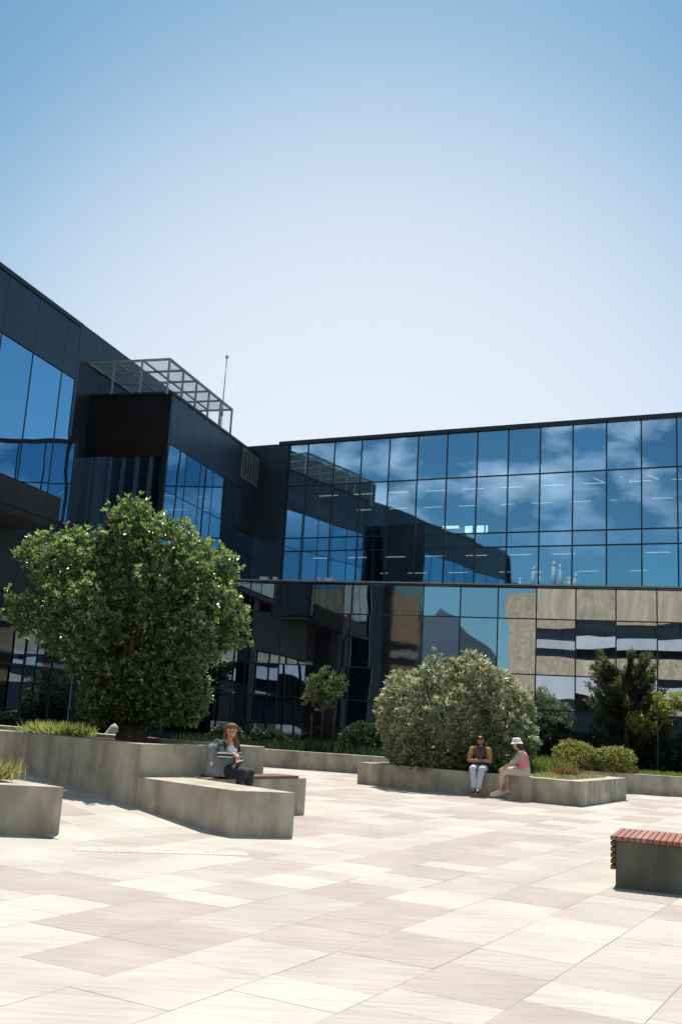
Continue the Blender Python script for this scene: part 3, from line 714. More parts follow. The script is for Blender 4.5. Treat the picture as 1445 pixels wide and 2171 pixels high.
def crown_points(blobs, n, rng, fill=.2, ripple=.13):
    c = np.array([b[:3] for b in blobs]); r = np.array([b[3] for b in blobs])
    out_p, out_n = [], []
    while sum(len(a) for a in out_p) < n:
        k = rng.choice(len(r), 4000, p=r**2/np.sum(r**2)); d = unit(rng.normal(size=(4000,3)))
        w = 1 + ripple*np.sin(d[:,0]*7+k)*np.sin(d[:,1]*6+2*k)*np.sin(d[:,2]*8+k)
        inner = rng.random(4000) < fill
        rad = r[k]*w*np.where(inner, .35+.6*rng.random(4000), .90+.14*rng.random(4000))
        p = c[k] + d*rad[:,None]
        dist = np.linalg.norm(p[:,None]-c[None], axis=2)/r[None]; dist[np.arange(4000),k] = 9
        keep = (dist.min(1) > .84) | (rng.random(4000) < .07) | inner
        out_p.append(p[keep]); out_n.append(d[keep])
    return np.concatenate(out_p)[:n], np.concatenate(out_n)[:n]

def rosettes(P, Nn, k, L, Wd, rng, up=.35, spread=.85, jit=.3):
    n = len(P); ax = unit(Nn + np.array([0,0,up]) + rng.normal(size=(n,3))*jit)
    t1 = unit(np.cross(ax, np.array([.31,.77,.52]))); t2 = np.cross(ax, t1)
    ph = rng.random((n,1))*6.28 + np.arange(k)[None]*2.4; el = spread*(.45+.75*rng.random((n,k)))
    D = unit(ax[:,None]*.75 + el[...,None]*(np.cos(ph)[...,None]*t1[:,None]+np.sin(ph)[...,None]*t2[:,None]))
    B = P[:,None] + rng.normal(size=(n,k,3))*L*.22
    F = np.broadcast_to(ax[:,None], D.shape) + rng.normal(size=D.shape)*.45
    s = .7+.6*rng.random(n*k)
    return B.reshape(-1,3), D.reshape(-1,3), F.reshape(-1,3), L*s, Wd*s

ML_TREE = leaf_mat('glossy_dark_leaf', (.018,.042,.009), (.105,.165,.036), .34, .40, 1.0, .9)
ML_SUNLIT = leaf_mat('sunlit_tree_leaf', (.085,.14,.03), (.21,.28,.085), .30, .42, 1.0, .9)  # paler leaves for high, upward clumps; sunlight is put into their colour
ML_BSUNLIT = leaf_mat('sunlit_bush_leaf', (.24,.27,.13), (.38,.40,.24), .38, .36, .8, .4)  # paler bush copy, brightness of the sunlit top put into its colour
ML_BUSH = leaf_mat('grey_green_leaf', (.05,.075,.03), (.26,.28,.15), .40, .34, .8, .3)
ML_CON = leaf_mat('dark_conifer_needle', (.013,.026,.013), (.03,.046,.018), .55, .25)
ML_TIP = leaf_mat('olive_tip_needle', (.07,.085,.025), (.13,.13,.045), .55, .4)
ML_YEL = leaf_mat('yellow_green_leaf', (.12,.15,.022), (.22,.24,.045), .45, .5)
ML_HEBE = leaf_mat('olive_shrub_leaf', (.11,.14,.03), (.22,.23,.065), .45, .4)
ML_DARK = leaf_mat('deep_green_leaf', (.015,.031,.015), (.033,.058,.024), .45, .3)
ML_GRASS = leaf_mat('grass_blade', (.07,.125,.02), (.15,.20,.055), .5, .45)
ML_CLUMP = leaf_mat('sunlit_clump_blade', (.16,.21,.05), (.32,.36,.12), .5, .5)
ML_STRAW = leaf_mat('straw_grass_blade', (.16,.18,.055), (.30,.29,.13), .55, .45)

def limbs(name, segs, root, m=M_BARK):
    L = root.location; mb = MB()
    for pts, rs in segs: mb.tube([Vector(p)-L for p in pts], rs, 8)
    return mb.build(name, m, root, True)

def bez(a, b, sag, n=5):
    a, b = Vector(a), Vector(b); m = (a+b)/2+Vector(sag)
    return [(1-t)**2*a+2*t*(1-t)*m+t*t*b for t in [i/(n-1) for i in range(n)]]

# the big round tree
rng = np.random.default_rng(3)
bt = thing('broadleaf_tree', 'big dense round evergreen tree with sparkling leaves in the tall planter', 'tree', (-3.7,19.2,1.05))
TB = [(-3.81,4.98,.44),(-3.91,4.67,.66),(-3.2,4.57,.57),(-4.64,4.18,.70),(-5.34,4.19,.53),(-5.45,4.35,.31),(-5.55,3.35,.44),(-5.76,3.33,.26),(-5.29,3.02,.53),(-2.47,4.18,.53),(-2.17,4.19,.31),(-2.07,3.55,.46),(-1.91,3.12,.33),(-3.56,3.72,1.14),(-4.38,3.33,.97),(-2.64,3.17,.79),(-2.49,2.41,.62),(-3.07,2.21,.79),(-3.83,2.17,.55),(-3.35,1.75,.50),(-4.12,1.75,.36),(-4.73,2.62,.40),(-2.65,1.9,.45)]
TB = [(x*1.055, (z-1.7)*1.055+1.7, r*(.84 if x < -5.0 else 1.0 if r < .6 else .9)) for x, z, r in TB]
blobs = []
for x, z, r in TB:
    amp = max(.1, 1.3*math.sqrt(max(0, 1-((x+4.0)/2.3)**2*.8-((z-3.4)/2.1)**2*.8)))
    blobs.append((x, 19.2+rng.uniform(-.3,.3)*amp, z, r))
    if r > .45:
        for sg in (-1,1): blobs.append((x+rng.uniform(-.25,.25), 19.2+sg*amp*rng.uniform(.4,.9), z+rng.uniform(-.3,.1), r*rng.uniform(.55,.8)))
P, Nn = crown_points(blobs, 8800, rng, .14, .2)
ok = np.ones(len(P), bool)
for gx_, gz_, gr_ in ((-6.08,3.97,.30),(-5.43,2.12,.46),(-1.75,4.0,.28),(-2.05,2.3,.36),(-3.5,5.55,.26),(-4.66,5.15,.28),(-5.75,2.7,.25),(-4.6,2.2,.22)):
    ok &= np.hypot(P[:,0]-gx_, P[:,2]-gz_) > gr_
P, Nn = P[ok], Nn[ok]
# ragged shoots stand out of the outline
sh = rng.random(len(P)) < .22*np.clip(.25+1.6*Nn[:,2],.12,1.6)*np.clip((P[:,2]-1.6)/1.8,.2,1.2); P[sh] += Nn[sh]*rng.uniform(.05,.20,(sh.sum(),1))
leaf_mesh('crown', *rosettes(P[~sh], Nn[~sh], 10, .098, .046, rng, .5), ML_TREE, bt, loc0=bt.location)
leaf_mesh('sunlit_leaves', *rosettes(P[sh], Nn[sh], 10, .085, .040, rng, .8), ML_SUNLIT, bt, loc0=bt.location)
trk = [([(-3.65,19.2,.9),(-3.7,19.2,1.25)], [.34,.28])]
for tx, ty, tz, r in ((-4.8,19.0,3.1,.13),(-4.1,19.5,3.6,.15),(-3.3,19.1,3.5,.14),(-2.7,19.4,2.9,.11),(-3.7,18.5,3.0,.11),(-5.1,19.7,2.8,.09),(-2.6,18.6,2.5,.08)):
    trk.append((bez((-3.7+rng.uniform(-.12,.12),19.2+rng.uniform(-.1,.1),1.15),(tx,ty,tz),(rng.uniform(-.1,.1),0,-.25)), [r,r*.85,r*.7,r*.55,r*.4]))
    for q in range(3):
        a = Vector((tx,ty,tz)); trk.append((bez(a.lerp(Vector((-3.7,19.2,1.2)),rng.uniform(.05,.5)), a+Vector((rng.uniform(-.9,.9),rng.uniform(-.8,.8),rng.uniform(.5,1.2))), (0,0,.1)), [r*.5,r*.42,r*.33,r*.25,r*.15]))
limbs('trunk', trk, bt)

# the dome-shaped bush behind the two sitters
db = thing('dense_bush', 'broad silvery green domed bush behind the two people sitting', 'bush', (3.4,27.6,.5))
BB = [(2.97,2.96,.55),(2.16,2.34,.70),(3.8,3.04,.52),(4.45,2.6,.62),(4.97,2.13,.55),(1.93,1.71,.59),(3.32,1.91,1.2),(4.47,1.6,.9),(2.33,1.24,.75),(1.56,2.06,.27),(3.22,1.04,.62),(4.86,1.5,.62),(2.2,.92,.42)]
blobs = []
for x, z, r in BB:
    amp = .9*math.sqrt(max(.05, 1-((x-3.3)/2.0)**2*.7-((z-1.6)/1.8)**2*.5))
    blobs.append((x, 27.6, z, r))
    if r > .4:
        for sg in (-1,1): blobs.append((x+rng.uniform(-.2,.2), 27.6+sg*amp*rng.uniform(.5,.95), z-rng.uniform(0,.2), r*rng.uniform(.7,.95)))
P, Nn = crown_points(blobs, 4600, rng, .12)
sh = rng.random(len(P)) < .2*np.clip(.3+1.5*Nn[:,2],.12,1.6); P[sh] += Nn[sh]*rng.uniform(.03,.14,(sh.sum(),1)); ok = P[:,2] > .55; P, Nn, sh = P[ok], Nn[ok], sh[ok]
leaf_mesh('crown', *rosettes(P[~sh], Nn[~sh], 10, .12, .042, rng, .55), ML_BUSH, db, loc0=db.location)
leaf_mesh('sunlit_leaves', *rosettes(P[sh], Nn[sh], 10, .11, .038, rng, .8), ML_BSUNLIT, db, loc0=db.location)
limbs('trunk', [(bez((3.4+dx*.15,27.6,.45),(3.4+dx,27.6+dy,2.0),(0,0,-.2)),[.1,.09,.075,.06,.04]) for dx,dy in ((-1.1,.2),(-.4,-.4),(.3,.5),(1.0,-.2),(1.4,.3))], db)

def shrub(name, label, cat, c, rx, ry_, rz, n, k, L, Wd, m, group=None, up=.5, seed=0, mass=True):
    rg = np.random.default_rng(seed); t = thing(name, label, cat, c, 0, group)
    bl = []
    for i in range(7):
        a = rg.uniform(0,6.28); q = rg.uniform(.2,.75)
        bl.append((c[0]+math.cos(a)*rx*q*.8, c[1]+math.sin(a)*ry_*q*.8, c[2]+rz*rg.uniform(.25,.62), min(rx,rz)*rg.uniform(.38,.55)))
    bl.append((c[0],c[1],c[2]+rz*.45,min(rx,rz)*.55))
    P, Nn = crown_points(bl, n, rg, .15, .2); ok = P[:,2] > c[2]-.02; P, Nn = P[ok], Nn[ok]
    leaf_mesh('foliage', *rosettes(P, Nn, k, L, Wd, rg, up), m, t, loc0=c)
    limbs('stem', [(bez((c[0],c[1],c[2]-.1),(c[0]+rx*.5*math.cos(i*2.1),c[1]+ry_*.5*math.sin(i*2.1),c[2]+rz*.6),(0,0,-.05)),[.025,.022,.018,.014,.01]) for i in range(4)], t)
    return t

shrub('low_shrub', 'low glossy shrub with pale leaf tips behind the folded-arms sitter', 'shrub', (3.15,26.85,.52), .7,.4,.62, 500,9,.11,.05, ML_BUSH, seed=11)
shrub('low_shrub', 'low glossy shrub between the two sitters, under the domed bush', 'shrub', (4.42,26.05,.52), .5,.35,.5, 380,9,.11,.05, leaf_mat('glossy_light_leaf',(.05,.085,.03),(.10,.14,.06),.32,.3,.6), seed=12)
shrub('olive_shrub', 'rounded yellow-olive shrub nearer the white-hatted sitter, on the garden edge', 'shrub', (7.62,31.75,.46), .85,.6,.88, 900,8,.09,.035, ML_HEBE, 'olive shrubs on the garden edge', seed=13)
shrub('olive_shrub', 'rounded yellow-olive shrub nearer the dark conifer, on the garden edge', 'shrub', (8.85,31.4,.46), .8,.6,.80, 800,8,.09,.035, ML_HEBE, 'olive shrubs on the garden edge', seed=14)
hd = [(4.9,36.1,1.15,1.7),(6.2,35.7,1.2,1.45),(7.5,35.2,1.1,1.3),(9.0,34.8,1.0,1.15),(10.9,34.2,1.2,1.05),(12.6,33.7,1.2,1.25),(14.2,33.2,1.2,1.2)]
hl = ['tallest dark shrub beside the silvery domed bush, in the shaded hedge','dark shrub second in the hedge, behind the green grass mound','dark shrub third in the hedge, behind the olive shrubs','dark shrub fourth in the hedge, just before the conifer trunk','dark shrub fifth in the hedge, beyond the conifer trunk','dark shrub sixth in the hedge, under the yellow-green sapling','last dark shrub of the hedge, at the edge of view']
for i, (x, y, w_, h) in enumerate(hd):
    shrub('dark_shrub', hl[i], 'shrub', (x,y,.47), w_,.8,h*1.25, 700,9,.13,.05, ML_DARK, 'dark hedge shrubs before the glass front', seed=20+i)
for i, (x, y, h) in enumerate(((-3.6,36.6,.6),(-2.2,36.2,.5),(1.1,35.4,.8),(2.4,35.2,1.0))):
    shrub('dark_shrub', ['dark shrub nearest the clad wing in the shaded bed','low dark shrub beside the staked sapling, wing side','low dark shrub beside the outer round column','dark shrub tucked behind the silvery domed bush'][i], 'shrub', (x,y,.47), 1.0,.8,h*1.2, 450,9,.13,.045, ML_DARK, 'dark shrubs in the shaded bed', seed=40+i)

# feathery dark conifer with olive tips
cf = thing('conifer', 'feathery dark conifer with upswept olive-tipped branches before the glazing', 'tree', (9.95,33.9,.47))
rg = np.random.default_rng(8); seg = [([(9.95,33.9,.4),(9.9,33.9,1.8),(9.95,33.9,3.0),(9.9,33.9,3.9)],[.09,.07,.045,.015])]
SP, SD, TP, TD = [], [], [], []
for i in range(64):
    h = rg.uniform(.75,3.6); a = rg.uniform(0,6.28); ln = (1.55-.2*h)*rg.uniform(.75,1.25); rise = ln*rg.uniform(.55,1.0)
    a0 = Vector((9.93,33.9,h)); e = a0+Vector((math.cos(a)*ln, math.sin(a)*ln*.8, rise))
    pts = bez(a0, e, (math.cos(a)*.12, math.sin(a)*.1, -.14*ln), 9)
    seg.append((pts[::2], [.022,.018,.014,.01,.005]))
    for k in range(1,9):
        d = np.array((pts[k]-pts[k-1]).normalized()); t = k/8
        for q in range(int(9+5*t)):
            p = np.array(pts[k-1].lerp(pts[k], rg.random())) + rg.normal(size=3)*.035
            dd = unit(d*1.0+rg.normal(size=3)*.55+np.array([0,0,.2]))
            tip = t > .82 and h > 1.6 and rg.random() < .75
            (TP if tip else SP).append(p); (TD if tip else SD).append(dd)
def needles(name, P_, D_, m, root, L, Wd, k, rg):
    P_ = np.repeat(np.array(P_),k,0); D_ = np.repeat(np.array(D_),k,0)
    D2 = unit(D_+rg.normal(size=D_.shape)*.38); P2 = P_+D_*rg.random((len(P_),1))*.14
    return leaf_mesh(name, P2, D2, rg.normal(size=D2.shape), L*(.7+.6*rg.random(len(P2))), Wd, m, root, loc0=root.location)
needles('crown', SP, SD, ML_CON, cf, .12, .026, 6, rg); needles('tip_foliage', TP, TD, ML_TIP, cf, .11, .024, 6, rg)
limbs('trunk', seg, cf)

def sapling(label, c, blobs, m, n, stakes, seed, L=.12):
    t = thing('sapling', label, 'tree', c); rg = np.random.default_rng(seed)
    P, Nn = crown_points([(c[0]+a,c[1]+b,c[2]+d,r) for a,b,d,r in blobs], n, rg, .45, .3)
    leaf_mesh('crown', *rosettes(P, Nn, 8, L, L*.36, rg, .3), m, t, loc0=c)
    top = max(b[2] for b in blobs)
    sg = [([(c[0],c[1],c[2]-.1),(c[0]+.03,c[1],c[2]+top*.5),(c[0],c[1],c[2]+top)],[.032,.026,.012])]
    for a,b,d,r in blobs: sg.append((bez((c[0],c[1],c[2]+top*.55),(c[0]+a,c[1]+b,c[2]+d),(0,0,-.05)),[.016,.014,.012,.01,.006]))
    limbs('trunk', sg, t)
    for dx in stakes:
        mb = MB(); mb.tube([(dx,0,-.1),(dx,0,1.35)], .028, 6); mb.build('stake', M_BARK, t)
    return t
sapling('slender staked sapling with a small loose crown before the dark pier', (-.25,35.2,.47), [(-.25,0,2.1,.34),(.3,.1,2.25,.36),(.05,0,2.55,.36),(-.55,.1,1.85,.2),(.6,0,2.5,.2),(0,.2,1.8,.28),(-.3,0,2.5,.22)], leaf_mat('loose_sapling_leaf',(.045,.07,.02),(.09,.12,.04),.5,.4), 260, (-.35,.42), 51)
sapling('small yellow-green sapling with layered crown beside the conifer', (10.6,32.9,.47), [(-.55,0,1.62,.30),(-.2,.1,1.5,.24),(.1,0,2.15,.30),(.5,.1,2.3,.30),(.75,0,2.45,.22),(-.75,.1,1.72,.2),(.35,0,1.95,.25),(.2,.2,2.45,.2)], ML_YEL, 330, (), 52, .10)

# grasses: stuff
def grass(name, label, cat, n, sampler, L, Wd, m, rg, lean=.45):
    P = sampler(n); D = unit(np.array([0,0,1.]) + rg.normal(size=(n,3))*lean*np.array([1,1,.2])); D[:,2] = np.abs(D[:,2])
    o = leaf_mesh(name, P, unit(D), rg.normal(size=(n,3)), L*(.5+.8*rg.random(n)), Wd, m, kind='stuff')
    return tag(o, label, cat)
def tuft(cs, sx, sy):
    def f(n):
        k = rg.integers(0, len(cs), n); c = np.array(cs)[k]
        return c + np.stack([rg.normal(size=n)*sx, rg.normal(size=n)*sy, np.zeros(n)],1)
    return f
def area(x0,x1,y0,y1,z,cond=None):
    def f(n):
        P = np.stack([rg.uniform(x0,x1,n*3), rg.uniform(y0,y1,n*3), np.full(n*3,z)],1)
        if cond is not None: P = P[cond(P[:,0],P[:,1])]
        return P[rg.integers(0,len(P),n)]
    return f
rg = np.random.default_rng(77)
grass('grass_tuft', 'sunlit yellow-green grass clump beside the big tree in the tall planter', 'grass', 2300, tuft([(-5.75,20.5,1.05),(-5.5,20.4,1.05),(-5.2,20.3,1.05),(-5.0,20.2,1.05)],.17,.15), .27, .013, ML_CLUMP, rg, .75)
grass('grass_tuft', 'pale grass tuft spilling over the low planter at the edge', 'grass', 1700, tuft([(-4.75,14.05,.56),(-5.0,14.3,.56),(-4.6,14.4,.56),(-5.3,14.2,.56)],.14,.16), .34, .016, ML_STRAW, rg, .55)
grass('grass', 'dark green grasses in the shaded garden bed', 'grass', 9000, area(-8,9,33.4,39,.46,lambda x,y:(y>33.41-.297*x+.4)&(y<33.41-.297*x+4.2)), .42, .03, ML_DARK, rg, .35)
grass('grass', 'bright green mown grass along the sunlit garden edge', 'grass', 9000, area(3,20,27,33,.54,lambda x,y:(y>33.41-.297*x+.33)&(y<33.41-.297*x+1.25)), .15, .018, ML_GRASS, rg, .5)
grass('grass_tuft', 'lush green grass mound behind the white-hatted sitter', 'grass', 3600, tuft([(5.2,28.0,.52),(5.6,28.2,.52),(5.95,28.4,.52),(6.2,28.8,.52),(5.5,28.7,.52)],.22,.25), .42, .02, ML_GRASS, rg, .45)
grass('dry_grass', 'dry straw-coloured grass on the angular planter top', 'grass', 6500, area(4.2,8,24.5,30.5,.53,lambda x,y:(y>24.6+1.46*(x-5.55))&(y>24.7-.8*(x-5.5))&(y<31.3-.82*(x-3.6)-.6)), .11, .014, ML_STRAW, rg, .6)
grass('grass_tuft', 'small reddish dry grass tuft on the angular planter', 'grass', 500, tuft([(6.3,26.9,.53)],.16,.12), .30, .014, leaf_mat('reddish_blade',(.16,.10,.045),(.24,.15,.07),.6,.4), rg, .5)

# ------------------------------------------------------------------ people
def ball_bm(bm, c, r):
    rx = r if hasattr(r,'__len__') else (r,r,r)
    bmesh.ops.create_icosphere(bm, subdivisions=3, radius=1, matrix=Matrix.Translation(c) @ Matrix.Diagonal((*rx,1)))
def cone_bm(bm, a, b, ra, rb, fl=1.0):
    a, b = Vector(a), Vector(b); d = b-a
    if d.length < 1e-5: return
    m = Matrix.Translation((a+b)/2) @ d.to_track_quat('Z','X').to_matrix().to_4x4()
    bmesh.ops.create_cone(bm, cap_ends=True, segments=20, radius1=ra, radius2=rb, depth=d.length, matrix=m)
def fleshed(name, chains, balls, m, parent, vox=.011, smooth=6):
    """tapered limbs and ellipsoids fused into ONE continuous skin"""
    bm = bmesh.new()
    for ch in chains:
        for (p, r), (q, s) in zip(ch, ch[1:]): cone_bm(bm, p, q, r, s)
        for p, r in ch: ball_bm(bm, Vector(p), r)
    for c, r in balls: ball_bm(bm, Vector(c), r)
    me = bpy.data.meshes.new(name); bm.to_mesh(me); bm.free()
    o = bpy.data.objects.new('tmp', me); COL.objects.link(o)
    md = o.modifiers.new('r','REMESH'); md.mode = 'VOXEL'; md.voxel_size = vox
    ms = o.modifiers.new('s','SMOOTH'); ms.iterations = smooth; ms.factor = .5
    dg = bpy.context.evaluated_depsgraph_get(); out_ = bpy.data.meshes.new_from_object(o.evaluated_get(dg))
    bpy.data.objects.remove(o); out_.name = name
    return put(name, out_, m, parent, True)

SKIN = lambda n, c: mat(n, c, .55, 0, .35)
def hand(wr, d, nrm, s=1.0, curl=.5):
    """palm, four unequal bent fingers and a thumb as chains"""
    wr, d, nrm = Vector(wr), Vector(d).normalized(), Vector(nrm).normalized(); sd_ = d.cross(nrm).normalized(); ch = []
    pe = wr+d*.085*s
    ch.append([(wr,.026*s),(wr+d*.045*s,.030*s),(pe,.028*s)])
    for i, ln in enumerate((.066,.075,.070,.055)):
        b = pe+sd_*(.030-.020*i)*s - d*.004*s; dd = (d+nrm*curl*.4).normalized(); m_ = b+dd*ln*.5*s; t = m_+(d+nrm*curl).normalized()*ln*.5*s
        ch.append([(b,.0105*s),(m_,.0095*s),(t,.0075*s)])
    b = wr+d*.025*s+sd_*.024*s; m_ = b+(d*.6+sd_*.7+nrm*.2).normalized()*.04*s; ch.append([(b,.014*s),(m_,.0115*s),(m_+(d+sd_*.25+nrm*.3).normalized()*.032*s,.0085*s)])
    return ch

def head_parts(h, f, up=(0,0,1)):
    """h: head centre, f: face direction"""
    h, f, up = Vector(h), Vector(f).normalized(), Vector(up); r = f.cross(up).normalized(); u = r.cross(f)
    b = [(h+u*.015-f*.012,(.078,.092,.098)),(h-u*.045+f*.018,(.060,.068,.072)),(h-u*.085+f*.048,.030)]
    b += [(h-u*.018+f*.097,.013),(h-u*.006+f*.090,.010),(h-u*.034+f*.100,.0145)]
    b += [(h-u*.064+f*.082+r*k*.012,.010) for k in (-1,0,1)]
    b += [(h+r*k*.079-u*.01-f*.005,(.012,.018,.028)) for k in (-1,1)]
    eyes = [h+u*.006+f*.079+r*k*.030 for k in (-1,1)]; brows = [(h+u*.026+f*.080+r*k*.030) for k in (-1,1)]
    mouth = h-u*.064+f*.090
    return b, eyes, brows, mouth, r, u
def face(root, parts, m_dark, m_lip, f):
    b, eyes, brows, mouth, r, u = parts
    M_EYE = mat('eye_dark', (.03,.02,.015), .25)
    for e in eyes:
        bm = bmesh.new(); ball_bm(bm, e, .0105); me = bpy.data.meshes.new('eye'); bm.to_mesh(me); bm.free(); put('eye', me, M_EYE, root, True)
    for e in brows:
        mb = MB(); mb.tube([e-r*.016-u*.003,e,e+r*.016-u*.003],[.003,.005,.003],6); mb.build('eyebrow', m_dark, root, True)
    mb = MB(); mb.tube([mouth-r*.020,mouth+Vector(f)*.004,mouth+r*.020],[.003,.006,.003],6); mb.build('mouth', m_lip, root, True)

def person(label, pos, az, J, scale=1.05):
    t = thing('person', label, 'person', pos, -math.radians(az)); t.scale = (scale,)*3; return t

LIP = mat('lips', (.35,.12,.10), .5)
def shoe(ank, toe, m, root):
    a, b = Vector(ank), Vector(toe); d = (b-a); d.z *= .3
    s_ = [[(a+Vector((0,0,-.02)),.046),(a.lerp(b,.5)+Vector((0,0,-.035)),.045),(b+Vector((0,0,-.01)),.036)],[(a-d*.22+Vector((0,0,-.045)),.036),(a+Vector((0,0,-.02)),.045)]]
    return fleshed('shoe', s_, [], m, root, .010, 4)

# ---- sitter with folded arms (faces the plaza)
sk = SKIN('warm_skin', (.36,.19,.115))
t = person('person with folded arms, mustard sleeves, dark scarf and pale blue jeans', (3.84,25.72,RPH), 196, None, 1.06)
hipL, hipR = (-.095,0,.10), (.095,0,.10); knL, knR = (-.10,.44,.09), (.115,.43,.09); anL, anR = (-.045,.50,-.33), (.06,.47,-.33); toL, toR = (-.05,.66,-.40), (.075,.63,-.41)
shL, shR = (-.185,-.02,.52), (.185,-.02,.52); elL, elR = (-.25,.10,.27), (.25,.10,.27); wrL, wrR = (-.02,.22,.29), (.04,.24,.26)
hd_ = (0,.05,.735); hf_ = (0,1,-.22)
hp = head_parts(hd_, hf_)
torso = [[((0,0,.10),.13),((0,-.02,.26),.125),((0,-.02,.42),.135),((0,-.01,.52),.10),((0,.01,.60),.055),((0,.03,.68),.055)]]
body_ch = torso+[[(shL,.07),(elL,.046),(wrL,.03)],[(shR,.07),(elR,.046),(wrR,.03)],[(hipL,.085),(knL,.062),(anL,.042)],[(hipR,.085),(knR,.062),(anR,.042)],[(anL,.042),(toL,.034)],[(anR,.042),(toR,.034)]]
body_ch += hand(wrL,(.9,.1,.1),(.1,.3,-.6),1,.6)+hand(wrR,(-.9,.05,.1),(-.1,.3,.6),1,.6)
fleshed('body', body_ch, hp[0]+[((-.07,0,.28),.10),((.07,0,.28),.10)], sk, t)
JEAN = noise_mat('pale_blue_denim', (.42,.47,.56), (.52,.57,.65), 8, .85, bscale=60)
MUST = noise_mat('mustard_cotton', (.36,.19,.06), (.43,.235,.08), 6, .85)
SCARF = noise_mat('dark_plum_scarf', (.055,.035,.045), (.10,.07,.08), 18, .9, .004)
fleshed('jeans', [[(hipL,.105),(knL,.080),(anL,.062)],[(hipR,.105),(knR,.080),(anR,.062)],[((0,-.01,.08),.135),((0,-.01,.17),.138)]], [], JEAN, t)
fleshed('top', [[((0,-.01,.19),.142),((0,-.02,.42),.150),((0,-.015,.51),.115)]], [((-.07,0,.28),.112),((.07,0,.28),.112)], SCARF, t)
for a_, b_ in ((shL,(-.225,.06,.36)),(shR,(.225,.06,.36))): fleshed('sleeve', [[(a_,.083),(b_,.064)]], [], MUST, t)
fleshed('scarf', [[((-.09,.02,.56),.06),((-.05,.09,.50),.065),((0,.12,.42),.07),((0,.14,.34),.055)],[((.09,.02,.56),.06),((.05,.09,.50),.065),((0,.12,.42),.07)],[((-.10,-.02,.56),.055),((0,-.06,.57),.06),((.10,-.02,.56),.055)],[((-.08,.11,.44),.06),((.08,.11,.44),.06)]], [], SCARF, t)
HAIRD = mat('dark_brown_hair', (.028,.018,.012), .45)
fleshed('hair', [], [((0,.045,.785),(.088,.098,.062)),((0,-.02,.74),(.088,.085,.10)),((-.075,.02,.71),(.024,.05,.07)),((.075,.02,.71),(.024,.05,.07)),((0,.115,.65),(.045,.03,.03))], HAIRD, t, .010, 3)
face(t, hp, HAIRD, LIP, hf_)
SHOE1 = mat('dark_shoe', (.03,.03,.035), .6)
shoe(anL, toL, SHOE1, t); shoe(anR, toR, SHOE1, t)

# ---- sitter in white bucket hat (seen from behind her shoulder)
sk2 = SKIN('fair_skin', (.50,.28,.20))
t = person('person in white bucket hat, pink vest and beige trousers turned away', (4.78,24.92,RPH), 288, None, 1.06)
hipL, hipR = (-.09,0,.10), (.09,0,.10); knL, knR = (-.10,.45,.10), (.09,.42,.12); anL, anR = (-.13,.50,-.36), (.05,.36,-.33); toL, toR = (-.16,.70,-.44), (.04,.55,-.41)
shL, shR = (-.17,.06,.50), (.17,.06,.50); elL, elR = (-.225,.24,.27), (.21,.22,.27); wrL, wrR = (-.14,.44,.16), (.10,.42,.19)
hd_ = (0,.16,.705); hf_ = (.35,1,-.15); hp = head_parts(hd_, hf_)
body_ch = [[((0,0,.10),.125),((0,.0,.26),.115),((0,.05,.42),.125),((0,.07,.51),.09),((0,.10,.58),.05),((0,.14,.65),.052)],[(shL,.062),(elL,.042),(wrL,.028)],[(shR,.062),(elR,.042),(wrR,.028)],[(hipL,.09),(knL,.06),(anL,.038)],[(hipR,.09),(knR,.06),(anR,.038)],[(anL,.038),(toL,.032)],[(anR,.038),(toR,.032)]]
body_ch += hand(wrL,(.1,.8,-.45),(0,-.4,-.7),.95,.5)+hand(wrR,(0,.8,-.45),(0,-.4,-.7),.95,.5)
fleshed('body', body_ch, hp[0], sk2, t)
PINK = noise_mat('pink_knit', (.62,.19,.25), (.74,.27,.33), 22, .9, .003)
GREY = noise_mat('grey_green_cotton', (.30,.30,.23), (.38,.38,.30), 8, .9)
BEI = noise_mat('beige_cotton', (.50,.40,.30), (.60,.49,.38), 7, .9)
fleshed('vest', [[((0,-.01,.17),.140),((0,0,.28),.136),((0,.045,.43),.145),((0,.06,.50),.105)]], [((-.10,.05,.47),.075),((.10,.05,.47),.075)], PINK, t)
fleshed('shirt', [[(shL,.076),((-.21,.18,.34),.064),(elL,.058)],[(shR,.076),((.20,.17,.34),.064),(elR,.058)],[((0,.09,.54),.068),((0,.10,.57),.062)]], [], GREY, t)
fleshed('trousers', [[(hipL,.112),(knL,.080),((-.115,.475,-.14),.070)],[(hipR,.112),(knR,.080),((.07,.39,-.12),.068)],[((0,-.02,.09),.135),((0,-.02,.17),.136)]], [], BEI, t)
fleshed('hair', [[((-.05,.10,.68),.05),((0,.05,.60),.055),((0,.03,.53),.04)],[((.05,.08,.68),.05),((.02,.05,.60),.05)]], [((0,.13,.70),(.086,.088,.085))], HAIRD, t, .010, 3)
face(t, hp, HAIRD, LIP, Vector(hf_).normalized())
WHT = noise_mat('white_hat_cotton', (.74,.72,.70), (.80,.78,.76), 12, .9)
mb = MB(); c = Vector(hd_); tilt = Vector((.05,.10,1)).normalized()
rings = [(.150,.012),(.140,.022),(.118,.050),(.104,.062),(.102,.10),(.092,.135),(.060,.152),(.015,.157)]
mb.tube([c+tilt*h for r_, h in rings], [r_ for r_, h in rings], 28)
mb.build('hat', WHT, t, True)
SHOE2 = mat('pale_trainer', (.52,.50,.46), .7)
shoe(anL, toL, SHOE2, t); shoe(anR, toR, SHOE2, t)

